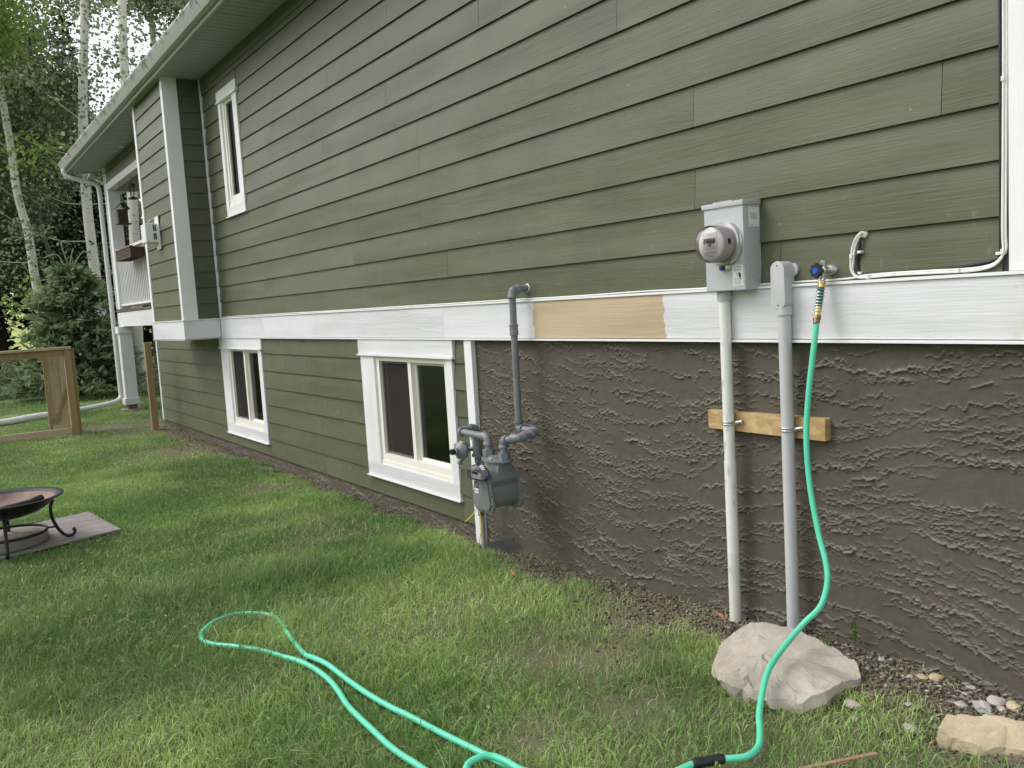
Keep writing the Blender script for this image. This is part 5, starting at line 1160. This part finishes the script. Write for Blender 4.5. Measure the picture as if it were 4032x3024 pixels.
aspen('poplar_tree', [(-2.3, 22, gz(-2.3, 22)), (-2.3, 22, 3), (-2.2, 22, 9)], .09, (-1.75, 22, 8.2, 1.0, 1.2, 1.6), 6500, 'bright yellow-green leafy tree at the top left corner', M_leafB, .10, M_gbark, 5, None, 5)
for i, (x, y, z, rx_, rz_, n_, lab) in enumerate([(-2.2, 28, 5.0, 1.6, 3.6, 9000, 'leafy aspen at the far left edge of the woods'), (.1, 29, 5.2, 1.7, 3.6, 9500, 'dense leafy aspen filling the gap above the young spruce'), (3.4, 27, 12.0, 1.2, 1.6, 4200, 'aspen crown showing above the middle of the gutter'), (4.6, 26, 11.2, 1.5, 2.0, 5200, 'rightmost aspen crown above the roof edge'), (-.9, 33, 9.5, 2.6, 4.2, 9500, 'tall pale aspen standing deep in the woods'), (1.6, 34, 5.5, 1.7, 3.0, 7500, 'shaded aspen behind the gutter end'), (3.0, 31, 3.0, 1.8, 2.0, 5500, 'low leafy aspen seen through the porch')]):
    aspen('aspen_tree', [(x, y, gz(x, y)), (x+.1, y, z*.5), (x+.25, y, z+rz_)], .11, (x+.1, y, z, rx_, 1.4, rz_), n_, lab, lsize=.10, seed=20+i, branches=6)
for i, (x, y, h, w_, lab) in enumerate([(-.95, 30, 13, 1.5, 'dark thick trunked spruce left of the leaning aspen'), (1.35, 28, 10.5, 1.25, 'dark tall spruce behind the white aspen'), (2.6, 30, 7, 1.5, 'dark spruce behind the porch railing'), (-3.1, 34, 12, 2.0, 'dark spruce at the left picture edge'), (-1.75, 31, 7, 1.3, 'short dark spruce between the slim trunks at the far left')]):
    conifer(x, y, h, w_, (1.7, 1.0, .8, .5, .5)[i], 150, lab, M_needled, 50+i, fsz=.15, dens=34, group='dark spruces in the woods', tr=.22 if i == 0 else .13, droop=.4)
for i, (x, y, h, lean) in enumerate([(-2.1, 27, 6, .3), (-1.6, 31, 8, -.2), (.45, 31, 8, .1), (2.25, 24.5, 5, .1), (2.05, 25.5, 6, -.1), (-2.9, 30, 8, .2)]):
    T_ = thing('bare_trunk_tree', (x, y, gz(x, y)), ['thin dark trunk far left behind the wire fence', 'slim dark trunk just left of the thick spruce', 'slim trunk right of the young spruce top', 'slim trunk seen under the deck rim left', 'slim trunk seen under the deck rim right', 'dark trunk at the extreme left edge'][i], 'tree', 'slim forest trunks')
    MB().tube(spline([(x, y, gz(x, y)), (x+lean*.4, y, h*.5), (x+lean, y, h)], 4), [.06-.035*j/8 for j in range(9)], 8).build('trunk', M_gbark if i % 2 else M_dbark, T_, auto=1)
    m_ = MB(); R = random.Random(i)
    for j in range(9):
        z = R.uniform(.8, h*.8); a = R.uniform(0, 6.28); ln = R.uniform(.4, 1.1); m_.tube([(x+lean*z/h, y, z), (x+lean*z/h+math.cos(a)*ln, y+math.sin(a)*ln, z+R.uniform(-.2, .3))], [.012, .003], 4, False)
    m_.build('branches', M_dbark, T_)['kind'] = 'stuff'
def shrub(x, y, r, h, n, label, m, ls, seed):
    R = np.random.default_rng(seed); g0 = float(ground(x, y)); T_ = thing('shrub', (x, y, g0), label, 'shrub', 'undergrowth at the edge of the lawn')
    nc = 14; C_ = np.stack([x+R.uniform(-r, r, nc), y+R.uniform(-.5, .5, nc), g0+R.uniform(.1, h, nc)], 1); k = R.integers(0, nc, n)
    P = C_[k]+R.normal(0, .16, (n, 3)); P[:, 2] = np.maximum(P[:, 2], g0+.02); V, F = leaf_cloud(P, ls, .6, R, .6); mesh_np('foliage', V, F, m, T_)
    m_ = MB()
    for j in range(5): m_.tube([(x+R.uniform(-r, r)*.3, y, g0-.02), tuple(C_[j])], [.012, .004], 4, False)
    m_.build('stems', M_dbark, T_)['kind'] = 'stuff'
for i, (x, y, r, h, m_, lab) in enumerate([(-1.9, 22.2, .9, .45, M_leafA, 'low green undergrowth behind the left of the wire fence'), (-.95, 22.0, .6, .6, M_leafA, 'dense low shrub beside the leaning aspen foot'), (.95, 22.4, .6, .45, M_leafA, 'low weeds round the aspen foot behind the downspout'), (1.35, 18.9, .35, .25, M_leafA, 'small leafy clump right of the porch column'), (-2.9, 25, .8, 1.0, M_leafA, 'shrub at the far left edge of the lawn'), (2.6, 25, .9, .8, M_leafA, 'shrub behind the lone post'), (.2, 27, 1.0, 1.0, M_leafA, 'shaded bush behind the young spruce')]):
    shrub(x, y, r, h, 2200, lab, m_, .07, 70+i)
# woods beyond the field and to the left of the yard (seen in the panes)
def wood_mass(name, boxes, n, seed, label, m, ls):
    R = np.random.default_rng(seed); P = []
    for (x0, x1, y0, y1, h) in boxes:
        k = n//len(boxes); x = R.uniform(x0, x1, k); y = R.uniform(y0, y1, k); hh = h*(.5+.7*fbm(x*.12, y*.12, seed, 3)); P.append(np.stack([x, y, ground(x, y)+R.random(k)**.8*hh], 1))
    V, F = leaf_cloud(np.concatenate(P), ls, .6, R, .8); tag(mesh_np(name, V, F, m, None), label, 'woods', kind='stuff')
wood_mass('far_woods', [(-120, 60, 125, 140, 16), (60, 260, 120, 140, 16)], 30000, 5, 'distant tree line beyond the bright field', M_leafA, 1.6)
wood_mass('side_woods', [(-34, -20, 2, 50, 8)], 16000, 6, 'tree belt along the left side of the yard', M_leafA, .55)
